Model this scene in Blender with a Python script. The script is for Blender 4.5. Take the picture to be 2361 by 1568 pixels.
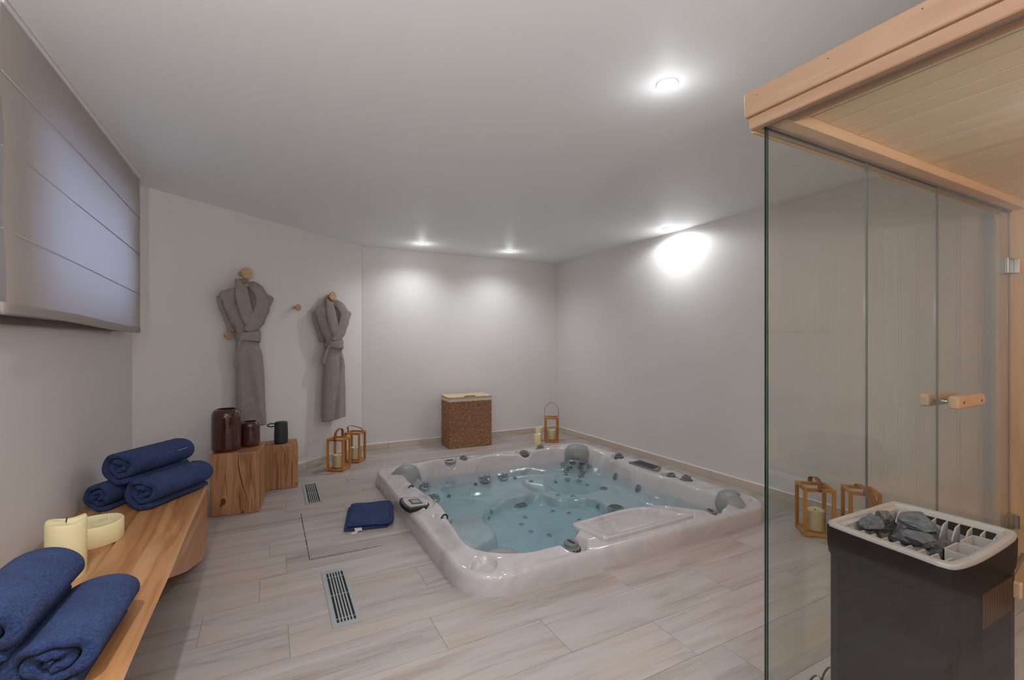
import bpy, bmesh, math, random
import numpy as np
from mathutils import Vector, Matrix
random.seed(7)
rng = np.random.default_rng(7)
for o in list(bpy.data.objects): bpy.data.objects.remove(o)
scene = bpy.context.scene
COL = scene.collection
PI = math.pi

# ------------------------------------------------------------------ camera
cam_d = bpy.data.cameras.new('camera'); cam = bpy.data.objects.new('camera', cam_d); COL.objects.link(cam)
cam_d.sensor_width = 36.0; cam_d.sensor_fit = 'HORIZONTAL'
cam_d.lens = 1065.0 / 2361.0 * 36.0
cam_d.shift_y = 5.0 / 2361.0
cam_d.clip_start = 0.02
cam.location = (0, 0, 1.21)
cam.rotation_euler = (PI/2, 0, -math.radians(27.884))
scene.camera = cam

# ------------------------------------------------------------------ world, exposure
w = bpy.data.worlds.new('world'); scene.world = w; w.use_nodes = True
bg = w.node_tree.nodes['Background']
bg.inputs['Color'].default_value = (0.55, 0.66, 1.0, 1)
bg.inputs['Strength'].default_value = 0.9
vs = scene.view_settings
vs.view_transform = 'Standard'; vs.look = 'None'; vs.gamma = 1.0; vs.exposure = 1.0
try: vs.use_curve_mapping = False
except Exception: pass
CEIL = 2.278
try:
    scene.cycles.transparent_max_bounces = 24; scene.cycles.diffuse_bounces = 4; scene.cycles.max_bounces = 6; scene.cycles.caustics_reflective = False; scene.cycles.caustics_refractive = False
except Exception: pass

# ------------------------------------------------------------------ materials
def lin(r, g, b):
    f = lambda c: (c/255/12.92) if c <= 10 else ((c/255+0.055)/1.055)**2.4
    return (f(r), f(g), f(b), 1)
MATS = {}
def new_mat(name):
    m = bpy.data.materials.new(name); m.use_nodes = True
    nt = m.node_tree; b = nt.nodes['Principled BSDF']
    MATS[name] = m
    return m, nt, b
def N(nt, typ, **kw):
    n = nt.nodes.new(typ)
    for k, v in kw.items():
        if k in n.inputs: n.inputs[k].default_value = v
        else: setattr(n, k, v)
    return n
def ramp(nt, stops):
    r = nt.nodes.new('ShaderNodeValToRGB'); e = r.color_ramp.elements
    while len(e) < len(stops): e.new(0.5)
    for i, (p, c) in enumerate(stops): e[i].position = p; e[i].color = c
    return r
def plain(name, col, rough=0.5, metal=0.0, spec=0.5, bump=0.0, bscale=50.0, var=0.0, vscale=3.0, sheen=0.0, coat=0.0):
    m, nt, b = new_mat(name); L = nt.links.new
    b.inputs['Base Color'].default_value = col
    b.inputs['Roughness'].default_value = rough; b.inputs['Metallic'].default_value = metal
    b.inputs['Specular IOR Level'].default_value = spec
    if sheen: b.inputs['Sheen Weight'].default_value = sheen
    if coat: b.inputs['Coat Weight'].default_value = coat
    if bump or var: tc = N(nt, 'ShaderNodeTexCoord')
    if var:
        n = N(nt, 'ShaderNodeTexNoise', Scale=vscale, Detail=4.0); L(tc.outputs['Object'], n.inputs['Vector'])
        r = ramp(nt, [(0.3, tuple(c*(1-var) for c in col[:3])+(1,)), (0.7, tuple(min(1, c*(1+var)) for c in col[:3])+(1,))])
        L(n.outputs['Fac'], r.inputs['Fac']); L(r.outputs['Color'], b.inputs['Base Color'])
    if bump:
        n = N(nt, 'ShaderNodeTexNoise', Scale=bscale, Detail=3.0); L(tc.outputs['Object'], n.inputs['Vector'])
        bp = N(nt, 'ShaderNodeBump', Strength=bump, Distance=0.01); L(n.outputs['Fac'], bp.inputs['Height']); L(bp.outputs['Normal'], b.inputs['Normal'])
    return m
def wood(name, light, dark, axis=2, scale=1.0, rough=0.45, contrast=1.0, knots=False, rnd=True, streak=None, ring=9.0):
    """grain runs along the object's `axis`"""
    m, nt, b = new_mat(name); L = nt.links.new
    tc = N(nt, 'ShaderNodeTexCoord'); oi = N(nt, 'ShaderNodeObjectInfo')
    add = N(nt, 'ShaderNodeVectorMath', operation='MULTIPLY_ADD')
    cmb = N(nt, 'ShaderNodeCombineXYZ')
    ml = N(nt, 'ShaderNodeMath', operation='MULTIPLY'); ml.inputs[1].default_value = 17.3 if rnd else 0.0
    L(oi.outputs['Random'], ml.inputs[0])
    for i in range(3): L(ml.outputs[0], cmb.inputs[i])
    add.inputs[1].default_value = (1, 1, 1)
    L(tc.outputs['Object'], add.inputs[0]); L(cmb.outputs[0], add.inputs[2])
    mp = N(nt, 'ShaderNodeMapping'); s = [9*scale]*3; s[axis] = 0.9*scale
    mp.inputs['Scale'].default_value = s
    L(add.outputs[0], mp.inputs['Vector'])
    n1 = N(nt, 'ShaderNodeTexNoise', Scale=1.0, Detail=5.0, Distortion=0.6); L(mp.outputs[0], n1.inputs['Vector'])
    w1 = N(nt, 'ShaderNodeMath', operation='MULTIPLY'); w1.inputs[1].default_value = ring
    L(n1.outputs['Fac'], w1.inputs[0])
    sn = N(nt, 'ShaderNodeMath', operation='SINE'); w2 = N(nt, 'ShaderNodeMath', operation='MULTIPLY'); w2.inputs[1].default_value = 4.0
    L(w1.outputs[0], w2.inputs[0]); L(w2.outputs[0], sn.inputs[0])
    mp2 = N(nt, 'ShaderNodeMapping'); s2 = [90*scale]*3; s2[axis] = 2.5*scale; mp2.inputs['Scale'].default_value = s2
    L(add.outputs[0], mp2.inputs['Vector'])
    n2 = N(nt, 'ShaderNodeTexNoise', Scale=1.0, Detail=3.0); L(mp2.outputs[0], n2.inputs['Vector'])
    mx = N(nt, 'ShaderNodeMath', operation='MULTIPLY_ADD'); mx.inputs[1].default_value = 0.16*contrast
    L(sn.outputs[0], mx.inputs[0]); L(n1.outputs['Fac'], mx.inputs[2])
    mx2 = N(nt, 'ShaderNodeMath', operation='MULTIPLY_ADD'); mx2.inputs[1].default_value = 0.35*contrast
    L(n2.outputs['Fac'], mx2.inputs[0]); L(mx.outputs[0], mx2.inputs[2])
    r = ramp(nt, [(0.38, light), (0.95, dark)] if streak is None else [(0.35, light), (0.7, streak), (0.98, dark)])
    L(mx2.outputs[0], r.inputs['Fac']); L(r.outputs['Color'], b.inputs['Base Color'])
    b.inputs['Roughness'].default_value = rough
    bp = N(nt, 'ShaderNodeBump', Strength=0.12, Distance=0.003); L(n2.outputs['Fac'], bp.inputs['Height']); L(bp.outputs['Normal'], b.inputs['Normal'])
    return m
def clear(name, tint, ior, rough=0.0, wave=0.0, wscale=6.0, absorb=None):
    """clear pane or water: fresnel mix of see-through and mirror"""
    m = bpy.data.materials.new(name); m.use_nodes = True; nt = m.node_tree; L = nt.links.new
    for n in list(nt.nodes): nt.nodes.remove(n)
    out = N(nt, 'ShaderNodeOutputMaterial'); mix = N(nt, 'ShaderNodeMixShader')
    t = N(nt, 'ShaderNodeBsdfTransparent', Color=tint); g = N(nt, 'ShaderNodeBsdfGlossy', Roughness=rough)
    fr = N(nt, 'ShaderNodeLayerWeight', Blend=0.5); f0 = ((ior-1)/(ior+1))**2      # Schlick reflectance, same from both sides
    p5 = N(nt, 'ShaderNodeMath', operation='POWER'); p5.inputs[1].default_value = 5.0; L(fr.outputs['Facing'], p5.inputs[0])
    ma_ = N(nt, 'ShaderNodeMath', operation='MULTIPLY_ADD'); ma_.inputs[1].default_value = 1-f0; ma_.inputs[2].default_value = f0; L(p5.outputs[0], ma_.inputs[0])
    L(ma_.outputs[0], mix.inputs[0]); L(t.outputs[0], mix.inputs[1]); L(g.outputs[0], mix.inputs[2]); L(mix.outputs[0], out.inputs['Surface'])
    if wave:
        tc = N(nt, 'ShaderNodeTexCoord'); n = N(nt, 'ShaderNodeTexNoise', Scale=wscale, Detail=2.0); L(tc.outputs['Object'], n.inputs['Vector'])
        bp = N(nt, 'ShaderNodeBump', Strength=wave, Distance=0.02); L(n.outputs['Fac'], bp.inputs['Height'])
        L(bp.outputs[0], g.inputs['Normal']); L(bp.outputs[0], fr.inputs['Normal'])
    if absorb:
        va = N(nt, 'ShaderNodeVolumeAbsorption', Color=absorb[0], Density=absorb[1]); L(va.outputs[0], out.inputs['Volume'])
    MATS[name] = m
    return m
def emit(name, col, strength):
    m, nt, b = new_mat(name)
    b.inputs['Base Color'].default_value = (0.8, 0.8, 0.8, 1)
    b.inputs['Emission Color'].default_value = col; b.inputs['Emission Strength'].default_value = strength
    return m

plain('paint_wall', lin(218, 214, 212), 0.75, bump=0.05, bscale=60, var=0.015, vscale=2)
plain('paint_ceiling', lin(238, 240, 241), 0.55, bump=0.03, bscale=40)
plain('grout', lin(150, 134, 115), 0.9)
plain('joint_dark', lin(92, 74, 56), 0.9, var=0.5, vscale=40)
wood('bench_wood', lin(206, 156, 110), lin(150, 92, 48), axis=1, scale=0.75, rough=0.35, contrast=0.9, streak=lin(186, 132, 84), ring=7)
wood('bench_edge', lin(222, 184, 140), lin(160, 112, 68), axis=1, scale=0.9, rough=0.42, contrast=0.8)
wood('oak', lin(186, 140, 100), lin(128, 84, 52), axis=2, scale=1.1, rough=0.5, contrast=0.9, streak=lin(166, 118, 78))
wood('oak_light', lin(206, 168, 124), lin(150, 104, 66), axis=2, scale=1.0, rough=0.5)
wood('sauna_wood', lin(184, 150, 122), lin(164, 126, 99), axis=1, scale=1.0, rough=0.45, contrast=0.5)
wood('sauna_wood_x', lin(224, 192, 158), lin(202, 162, 126), axis=0, scale=1.0, rough=0.45, contrast=0.5)
wood('sauna_wood_z', lin(222, 182, 140), lin(198, 152, 108), axis=2, scale=1.0, rough=0.45, contrast=0.5)
wood('sauna_slat', lin(236, 212, 176), lin(222, 192, 152), axis=1, scale=1.0, rough=0.45, contrast=0.15)
wood('bamboo', lin(206, 140, 66), lin(158, 92, 34), axis=2, scale=1.3, rough=0.4, contrast=0.6)
wood('knob_wood', lin(208, 176, 134), lin(168, 128, 86), axis=0, scale=2.0, rough=0.5, contrast=0.7)
wood('window_wood', lin(92, 60, 46), lin(60, 36, 26), axis=1, rough=0.4)
plain('crack', lin(58, 36, 22), 0.9)
plain('knot', lin(96, 58, 30), 0.6, var=0.35, vscale=30)
plain('leather', lin(150, 92, 54), 0.5, bump=0.1, bscale=120)
plain('leather_dark', lin(118, 78, 52), 0.55)
plain('rivet', lin(60, 40, 28), 0.4, metal=0.8)
plain('wax', lin(240, 226, 178), 0.5, var=0.03, vscale=8)
MATS['wax'].node_tree.nodes['Principled BSDF'].inputs['Subsurface Weight'].default_value = 0.2
MATS['wax'].node_tree.nodes['Principled BSDF'].inputs['Subsurface Scale'].default_value = 0.02
plain('wick', lin(70, 60, 48), 0.9)
plain('wick_white', lin(222, 214, 196), 0.9)
def terry(name, col, scale, strength, var=0.18):
    m, nt, b = new_mat(name); L = nt.links.new
    tc = N(nt, 'ShaderNodeTexCoord')
    n = N(nt, 'ShaderNodeTexNoise', Scale=scale, Detail=3.0, Roughness=0.7); L(tc.outputs['Object'], n.inputs['Vector'])
    n2 = N(nt, 'ShaderNodeTexNoise', Scale=scale*0.12, Detail=2.0); L(tc.outputs['Object'], n2.inputs['Vector'])
    ad = N(nt, 'ShaderNodeMath', operation='MULTIPLY_ADD'); ad.inputs[1].default_value = 0.5
    L(n2.outputs['Fac'], ad.inputs[0]); L(n.outputs['Fac'], ad.inputs[2])
    r = ramp(nt, [(0.5, tuple(c*(1-var*2) for c in col[:3])+(1,)), (1.0, tuple(min(1, c*(1+var)) for c in col[:3])+(1,))])
    L(ad.outputs[0], r.inputs['Fac']); L(r.outputs['Color'], b.inputs['Base Color'])
    b.inputs['Roughness'].default_value = 0.95; b.inputs['Sheen Weight'].default_value = 0.08; b.inputs['Sheen Roughness'].default_value = 0.5
    b.inputs['Specular IOR Level'].default_value = 0.1
    bp = N(nt, 'ShaderNodeBump', Strength=strength, Distance=0.012); L(n.outputs['Fac'], bp.inputs['Height']); L(bp.outputs['Normal'], b.inputs['Normal'])
terry('navy_terry', lin(54, 74, 122), 130, 1.0, 0.26)
terry('robe_terry', lin(172, 160, 153), 150, 0.8, 0.12)
plain('towel_hem', lin(42, 56, 108), 0.9, bump=0.3, bscale=200)
plain('care_label', lin(216, 208, 204), 0.7)
plain('thread_white', lin(150, 160, 190), 0.8)
# tub acrylic, pale pearl with cloudy marbling
m, nt, b = new_mat('acrylic'); L = nt.links.new
tc = N(nt, 'ShaderNodeTexCoord'); n = N(nt, 'ShaderNodeTexNoise', Scale=2.6, Detail=6.0, Distortion=1.8); L(tc.outputs['Object'], n.inputs['Vector'])
r = ramp(nt, [(0.3, lin(180, 175, 177)), (0.52, lin(200, 194, 195)), (0.72, lin(188, 184, 187))]); L(n.outputs['Fac'], r.inputs['Fac']); L(r.outputs['Color'], b.inputs['Base Color'])
b.inputs['Roughness'].default_value = 0.10; b.inputs['Coat Weight'].default_value = 0.3; b.inputs['Coat Roughness'].default_value = 0.03
plain('pillow_grey', lin(142, 144, 145), 0.42, bump=0.03, bscale=90)
plain('knob_grey', lin(122, 125, 127), 0.3)
plain('knob_dark', lin(54, 54, 58), 0.35)
plain('chrome', lin(205, 206, 208), 0.12, metal=1.0)
plain('steel', lin(165, 165, 163), 0.3, metal=1.0)
plain('jet_grey', lin(128, 136, 138), 0.2, metal=0.25)
plain('jet_dark', lin(36, 44, 48), 0.4)
plain('black_plastic', lin(26, 25, 27), 0.4)
plain('display', lin(150, 148, 146), 0.2)
plain('panel_light', lin(186, 178, 178), 0.35)
plain('vent_alu', lin(176, 178, 180), 0.45, metal=0.3)
plain('vent_dark', lin(30, 32, 32), 0.8)
plain('lamp_white', lin(236, 234, 232), 0.4)
emit('lamp_glow', (1, 0.97, 0.94, 1), 14.0)
plain('speaker_black', lin(40, 48, 50), 0.55, bump=0.1, bscale=300)
plain('heater_black', lin(26, 20, 21), 0.5, spec=0.25)
plain('heater_grey', lin(176, 166, 162), 0.35)
plain('heater_inner', lin(30, 26, 24), 0.6)
plain('stone', lin(98, 98, 102), 0.8, bump=1.0, bscale=60, var=0.35, vscale=40)
plain('mesh_dark', lin(36, 27, 22), 0.6)
plain('gap_shade', lin(88, 54, 34), 0.8)  # dark tone that paints the shade between the ceiling slats
plain('glass_edge', lin(18, 50, 42), 0.1)
plain('glass_joint', lin(116, 122, 116), 0.15)
plain('channel', lin(120, 112, 106), 0.4, metal=0.4)
plain('straw', lin(206, 180, 146), 0.8, bump=0.5, bscale=90, var=0.25, vscale=60)
plain('liner', lin(214, 204, 188), 0.9, bump=0.15, bscale=150)
m, nt, b = new_mat('amber_glass')
b.inputs['Base Color'].default_value = lin(84, 48, 38); b.inputs['Roughness'].default_value = 0.06
b.inputs['Transmission Weight'].default_value = 0.25; b.inputs['Coat Weight'].default_value = 0.5
# woven seagrass
m, nt, b = new_mat('seagrass'); L = nt.links.new
tc = N(nt, 'ShaderNodeTexCoord'); mp = N(nt, 'ShaderNodeMapping'); mp.inputs['Scale'].default_value = (26, 26, 120); L(tc.outputs['Object'], mp.inputs['Vector'])
n = N(nt, 'ShaderNodeTexNoise', Scale=1.0, Detail=4.0); L(mp.outputs[0], n.inputs['Vector'])
r = ramp(nt, [(0.3, lin(116, 82, 56)), (0.52, lin(150, 110, 78)), (0.72, lin(184, 144, 106))]); L(n.outputs['Fac'], r.inputs['Fac']); L(r.outputs['Color'], b.inputs['Base Color'])
b.inputs['Roughness'].default_value = 0.7
bp = N(nt, 'ShaderNodeBump', Strength=0.5, Distance=0.004); L(n.outputs['Fac'], bp.inputs['Height']); L(bp.outputs['Normal'], b.inputs['Normal'])
# blind cloth lets daylight through
m, nt, b = new_mat('blind_cloth'); L = nt.links.new
out = nt.nodes['Material Output']; b.inputs['Base Color'].default_value = lin(208, 198, 190); b.inputs['Roughness'].default_value = 0.9
tr = N(nt, 'ShaderNodeBsdfTranslucent', Color=lin(214, 208, 206)); mix = N(nt, 'ShaderNodeMixShader'); mix.inputs[0].default_value = 0.45
L(b.outputs[0], mix.inputs[1]); L(tr.outputs[0], mix.inputs[2]); L(mix.outputs[0], out.inputs['Surface'])
tc = N(nt, 'ShaderNodeTexCoord'); wv = N(nt, 'ShaderNodeTexNoise', Scale=220.0); mp = N(nt, 'ShaderNodeMapping'); mp.inputs['Scale'].default_value = (1, 1, 0.08)
L(tc.outputs['Object'], mp.inputs['Vector']); L(mp.outputs[0], wv.inputs['Vector'])
bp = N(nt, 'ShaderNodeBump', Strength=0.15, Distance=0.004); L(wv.outputs['Fac'], bp.inputs['Height']); L(bp.outputs['Normal'], b.inputs['Normal'])
# whitewashed plank tile
m, nt, b = new_mat('plank_tile'); L = nt.links.new
tc = N(nt, 'ShaderNodeTexCoord'); oi = N(nt, 'ShaderNodeObjectInfo')
ml = N(nt, 'ShaderNodeMath', operation='MULTIPLY'); ml.inputs[1].default_value = 41.0; L(oi.outputs['Random'], ml.inputs[0])
cb = N(nt, 'ShaderNodeCombineXYZ')
for i in range(3): L(ml.outputs[0], cb.inputs[i])
ad = N(nt, 'ShaderNodeVectorMath', operation='ADD'); L(tc.outputs['Object'], ad.inputs[0]); L(cb.outputs[0], ad.inputs[1])
mp = N(nt, 'ShaderNodeMapping'); mp.inputs['Scale'].default_value = (1.1, 11, 1); L(ad.outputs[0], mp.inputs['Vector'])
n1 = N(nt, 'ShaderNodeTexNoise', Scale=1.0, Detail=6.0, Roughness=0.62, Distortion=0.8); L(mp.outputs[0], n1.inputs['Vector'])
mp2 = N(nt, 'ShaderNodeMapping'); mp2.inputs['Scale'].default_value = (4, 90, 1); L(ad.outputs[0], mp2.inputs['Vector'])
n2 = N(nt, 'ShaderNodeTexNoise', Scale=1.0, Detail=4.0); L(mp2.outputs[0], n2.inputs['Vector'])
sm = N(nt, 'ShaderNodeMath', operation='MULTIPLY_ADD'); sm.inputs[1].default_value = 0.35; L(n2.outputs['Fac'], sm.inputs[0]); L(n1.outputs['Fac'], sm.inputs[2])
r1 = ramp(nt, [(0.45, lin(190, 181, 178)), (0.68, lin(180, 169, 164)), (0.92, lin(150, 138, 128))]); L(sm.outputs[0], r1.inputs['Fac'])
mp3 = N(nt, 'ShaderNodeMapping'); mp3.inputs['Scale'].default_value = (1.6, 5, 1); L(ad.outputs[0], mp3.inputs['Vector'])
n3 = N(nt, 'ShaderNodeTexNoise', Scale=1.0, Detail=2.0); L(mp3.outputs[0], n3.inputs['Vector'])
r3 = ramp(nt, [(0.5, (0, 0, 0, 1)), (0.75, (1, 1, 1, 1))]); L(n3.outputs['Fac'], r3.inputs['Fac'])
fm = N(nt, 'ShaderNodeMath', operation='MULTIPLY'); fm.inputs[1].default_value = 0.45; L(r3.outputs['Color'], fm.inputs[0])
mc = N(nt, 'ShaderNodeMix', data_type='RGBA'); L(fm.outputs[0], mc.inputs['Factor']); L(r1.outputs['Color'], mc.inputs['A']); mc.inputs['B'].default_value = lin(178, 160, 134)
hs = N(nt, 'ShaderNodeHueSaturation'); rv = N(nt, 'ShaderNodeMapRange'); rv.inputs['To Min'].default_value = 0.93; rv.inputs['To Max'].default_value = 1.05
L(oi.outputs['Random'], rv.inputs['Value']); L(rv.outputs[0], hs.inputs['Value']); L(mc.outputs['Result'], hs.inputs['Color']); L(hs.outputs['Color'], b.inputs['Base Color'])
b.inputs['Roughness'].default_value = 0.42; b.inputs['Specular IOR Level'].default_value = 0.35
bp = N(nt, 'ShaderNodeBump', Strength=0.08, Distance=0.002); L(n2.outputs['Fac'], bp.inputs['Height']); L(bp.outputs['Normal'], b.inputs['Normal'])
wood('skirting_tile', lin(208, 195, 182), lin(184, 168, 152), axis=0, scale=0.8, rough=0.5, contrast=0.4)
clear('pane_glass', (0.968, 0.985, 0.975, 1), 1.5)
clear('thin_glass', (0.985, 0.99, 0.985, 1), 1.45)
clear('water', (0.95, 0.985, 0.99, 1), 1.33, rough=0.02, wave=0.10, wscale=7.0, absorb=((0.26, 0.80, 0.93, 1), 1.1))

# ------------------------------------------------------------------ mesh helpers
class MB:
    def __init__(s): s.v = []; s.f = []; s.m = []
    def add(s, vs, fs, mi=0):
        o = len(s.v); s.v += [tuple(p) for p in vs]; s.f += [tuple(i+o for i in f) for f in fs]; s.m += [mi]*len(fs); return s
    def box(s, a, b, mi=0):
        (x0, y0, z0), (x1, y1, z1) = a, b
        return s.add([(x0,y0,z0),(x1,y0,z0),(x1,y1,z0),(x0,y1,z0),(x0,y0,z1),(x1,y0,z1),(x1,y1,z1),(x0,y1,z1)],
            [(0,3,2,1),(4,5,6,7),(0,1,5,4),(1,2,6,5),(2,3,7,6),(3,0,4,7)], mi)
    def prism(s, poly, z0, z1, mi=0, mside=None):
        n = len(poly); vs = [(x,y,z0) for x,y in poly]+[(x,y,z1) for x,y in poly]
        s.add(vs, [tuple(range(n-1,-1,-1)), tuple(range(n,2*n))], mi)
        o = len(s.v)-2*n
        for i in range(n):
            j = (i+1)%n; s.f.append((o+i,o+j,o+n+j,o+n+i)); s.m.append(mi if mside is None else mside)
        return s
    def lathe(s, prof, seg=32, c=(0,0,0), axis='z', mi=0, cap0=True, cap1=True, sx=1, sy=1):
        vs = []; n = len(prof)
        for r, h in prof:
            for k in range(seg):
                a = 2*PI*k/seg; x, y = r*math.cos(a)*sx, r*math.sin(a)*sy
                p = (x,y,h) if axis == 'z' else ((h,x,y) if axis == 'x' else (y,h,x))
                vs.append((c[0]+p[0], c[1]+p[1], c[2]+p[2]))
        fs = []
        for i in range(n-1):
            for k in range(seg):
                k2 = (k+1)%seg; fs.append((i*seg+k, i*seg+k2, (i+1)*seg+k2, (i+1)*seg+k))
        if cap0: fs.append(tuple(range(seg-1,-1,-1)))
        if cap1: fs.append(tuple((n-1)*seg+k for k in range(seg)))
        return s.add(vs, fs, mi)
    def tube(s, pts, r, seg=10, mi=0, closed=False, flat=1.0, up=(0,0,1), radii=None):
        P = [Vector(p) for p in pts]; n = len(P); vs = []
        for i, p in enumerate(P):
            a = P[(i-1)%n] if (closed or i > 0) else P[i]; b = P[(i+1)%n] if (closed or i < n-1) else P[i]
            t = (b-a).normalized(); u = Vector(up); sd = t.cross(u)
            if sd.length < 1e-4: sd = t.cross(Vector((1,0,0)))
            sd.normalize(); nn = sd.cross(t).normalized(); rr = radii[i] if radii else r
            for k in range(seg):
                an = 2*PI*k/seg; q = p + sd*(math.cos(an)*rr) + nn*(math.sin(an)*rr*flat); vs.append(q)
        fs = []
        for i in range(n if closed else n-1):
            j = (i+1)%n
            for k in range(seg):
                k2 = (k+1)%seg; fs.append((i*seg+k, i*seg+k2, j*seg+k2, j*seg+k))
        if not closed: fs += [tuple(range(seg-1,-1,-1)), tuple((n-1)*seg+k for k in range(seg))]
        return s.add(vs, fs, mi)
    def grid(s, pts, nu, nv, mi=0, wrap_u=False, wrap_v=False):
        fs = []
        for i in range(nu if wrap_u else nu-1):
            i2 = (i+1)%nu
            for j in range(nv if wrap_v else nv-1):
                j2 = (j+1)%nv; fs.append((i*nv+j, i2*nv+j, i2*nv+j2, i*nv+j2))
        return s.add(pts, fs, mi)
    def mesh(s, name, mats, smooth=False):
        me = bpy.data.meshes.new(name); me.from_pydata(s.v, [], s.f)
        if not isinstance(mats, (list, tuple)): mats = [mats]
        for m in mats: me.materials.append(MATS[m])
        if len(mats) > 1: me.polygons.foreach_set('material_index', s.m)
        bm = bmesh.new(); bm.from_mesh(me); bmesh.ops.recalc_face_normals(bm, faces=bm.faces); bm.to_mesh(me); bm.free()
        if smooth: me.polygons.foreach_set('use_smooth', [True]*len(me.polygons))
        me.update(); return me
    def build(s, name, mats, parent=None, smooth=False, bevel=0.0, bseg=2, loc=(0,0,0), rot=(0,0,0), auto=None):
        o = bpy.data.objects.new(name, s.mesh(name, mats, smooth)); return place(o, parent, loc, rot, bevel, bseg, auto)
def place(o, parent=None, loc=(0,0,0), rot=(0,0,0), bevel=0.0, bseg=2, auto=None):
    COL.objects.link(o); o.location = loc; o.rotation_euler = rot
    if parent: o.parent = parent
    if bevel:
        md = o.modifiers.new('bevel', 'BEVEL'); md.width = bevel; md.segments = bseg; md.limit_method = 'ANGLE'; md.angle_limit = math.radians(40)
        md.harden_normals = False
    if auto: o.data.set_sharp_from_angle(angle=math.radians(auto))
    return o
def tag(o, label=None, cat=None, group=None, kind=None):
    if label: o['label'] = label
    if cat: o['category'] = cat
    if group: o['group'] = group
    if kind: o['kind'] = kind
    return o
def thing(name, label, cat, loc=(0,0,0), rz=0.0, group=None):
    e = bpy.data.objects.new(name, None); e.empty_display_size = 0.1; COL.objects.link(e)
    e.location = loc; e.rotation_euler = (0,0,rz); return tag(e, label, cat, group)
def inst(name, me, parent=None, loc=(0,0,0), rot=(0,0,0), scale=None):
    o = bpy.data.objects.new(name, me); COL.objects.link(o); o.location = loc; o.rotation_euler = rot
    if scale is not None: o.scale = scale
    if parent: o.parent = parent
    return o
def copy_tree(o, parent=None):
    c = o.copy(); COL.objects.link(c); c.parent = parent
    for ch in list(o.children): copy_tree(ch, c)
    return c
def catmull(pts, n=6, closed=False):
    P = [np.array(p, float) for p in pts]; m = len(P); out = []
    rngk = range(m if closed else m-1)
    for i in rngk:
        p0 = P[(i-1)%m] if (closed or i > 0) else P[i]; p1 = P[i]; p2 = P[(i+1)%m]; p3 = P[(i+2)%m] if (closed or i < m-2) else P[(i+1)%m]
        for k in range(n):
            t = k/n
            out.append(0.5*((2*p1)+(-p0+p2)*t+(2*p0-5*p1+4*p2-p3)*t*t+(-p0+3*p1-3*p2+p3)*t**3))
    if not closed: out.append(P[-1])
    return [tuple(p) for p in out]
from mathutils.bvhtree import BVHTree
def world_mesh(objs):
    """vertices and faces of the given mesh objects (and their mesh children) in world space"""
    bpy.context.view_layer.update(); V, F = [], []
    for o in objs:
        if o.type != 'MESH': continue
        n0 = len(V); mw = o.matrix_world; V += [mw @ v.co for v in o.data.vertices]; F += [tuple(i+n0 for i in p.vertices) for p in o.data.polygons]
    return V, F
def drop_gap(mover, fixed):
    """how far the mover can come straight down before it meets the fixed meshes (negative: it must go up)"""
    MV, MF = world_mesh([mover]); FV, FF = world_mesh(fixed)
    lo = Vector((min(v.x for v in MV), min(v.y for v in MV), 0)); hi = Vector((max(v.x for v in MV), max(v.y for v in MV), 0))
    tf = BVHTree.FromPolygons(FV, FF); up = Vector((0,0,10)); tm = BVHTree.FromPolygons([v+up for v in MV], MF); best = 1e9
    for v in MV:
        h = tf.ray_cast(v+up, Vector((0,0,-1)))
        if h[0] is not None: best = min(best, v.z-h[0].z)
    for v in FV:
        if lo.x <= v.x <= hi.x and lo.y <= v.y <= hi.y:
            h = tm.ray_cast(v, Vector((0,0,1)))
            if h[0] is not None: best = min(best, h[0].z-10-v.z)
    return best
# ------------------------------------------------------------------ hot tub: shape of the moulded shell
TX0, TX1, TY0, TY1, TCR = 0.813, 3.127, 1.955, 4.225, 0.24
TCX, TCY = (TX0+TX1)/2, (TY0+TY1)/2
WATER_Z = -0.008
BASIN = [(0.962,2.36),(0.985,2.235),(1.075,2.14),(1.19,2.095),(1.33,2.095),(1.47,2.115),(1.60,2.20),(1.68,2.29),(1.85,2.318),(2.10,2.322),(2.27,2.31),(2.40,2.20),(2.52,2.08),(2.68,2.065),(2.80,2.13),(2.86,2.27),
         (2.875,2.6),(2.86,2.85),(2.90,3.2),(2.955,3.5),(2.93,3.75),(2.80,3.93),(2.66,3.99),(2.34,4.02),(2.10,4.035),(1.87,4.03),(1.55,4.06),(1.336,4.085),(1.18,4.05),(1.06,3.95),(1.0,3.78),
         (0.985,3.50),(1.0,3.3),(1.03,3.05),(1.03,2.9),(1.0,2.76),(0.985,2.58)]
WELL = [(1.43,3.12),(1.50,3.30),(1.72,3.46),(1.98,3.52),(2.12,3.48),(2.18,3.36),(2.28,3.28),(2.42,3.22),(2.46,3.08),(2.43,2.93),(2.53,2.79),(2.76,2.70),(2.78,2.30),(2.60,2.16),(2.40,2.32),(2.1,2.40),(1.68,2.38),(1.50,2.22),(1.30,2.18),
        (1.16,2.24),(1.10,2.45),(1.15,2.70),(1.38,2.85),(1.43,3.0)]
def sdf_poly(X, Y, poly):
    P = np.array(poly); Q = np.roll(P, -1, axis=0)
    d = np.full(X.shape, 1e9); ins = np.zeros(X.shape, bool)
    for (ax, ay), (bx, by) in zip(P, Q):
        ex, ey = bx-ax, by-ay; t = np.clip(((X-ax)*ex+(Y-ay)*ey)/(ex*ex+ey*ey), 0, 1)
        d = np.minimum(d, (X-ax-t*ex)**2+(Y-ay-t*ey)**2)
        c = (ay > Y) != (by > Y)
        with np.errstate(divide='ignore', invalid='ignore'): xi = ax+(Y-ay)*ex/(ey if ey != 0 else 1e-12)
        ins ^= c & (X < xi)
    d = np.sqrt(d); return np.where(ins, -d, d)
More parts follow.
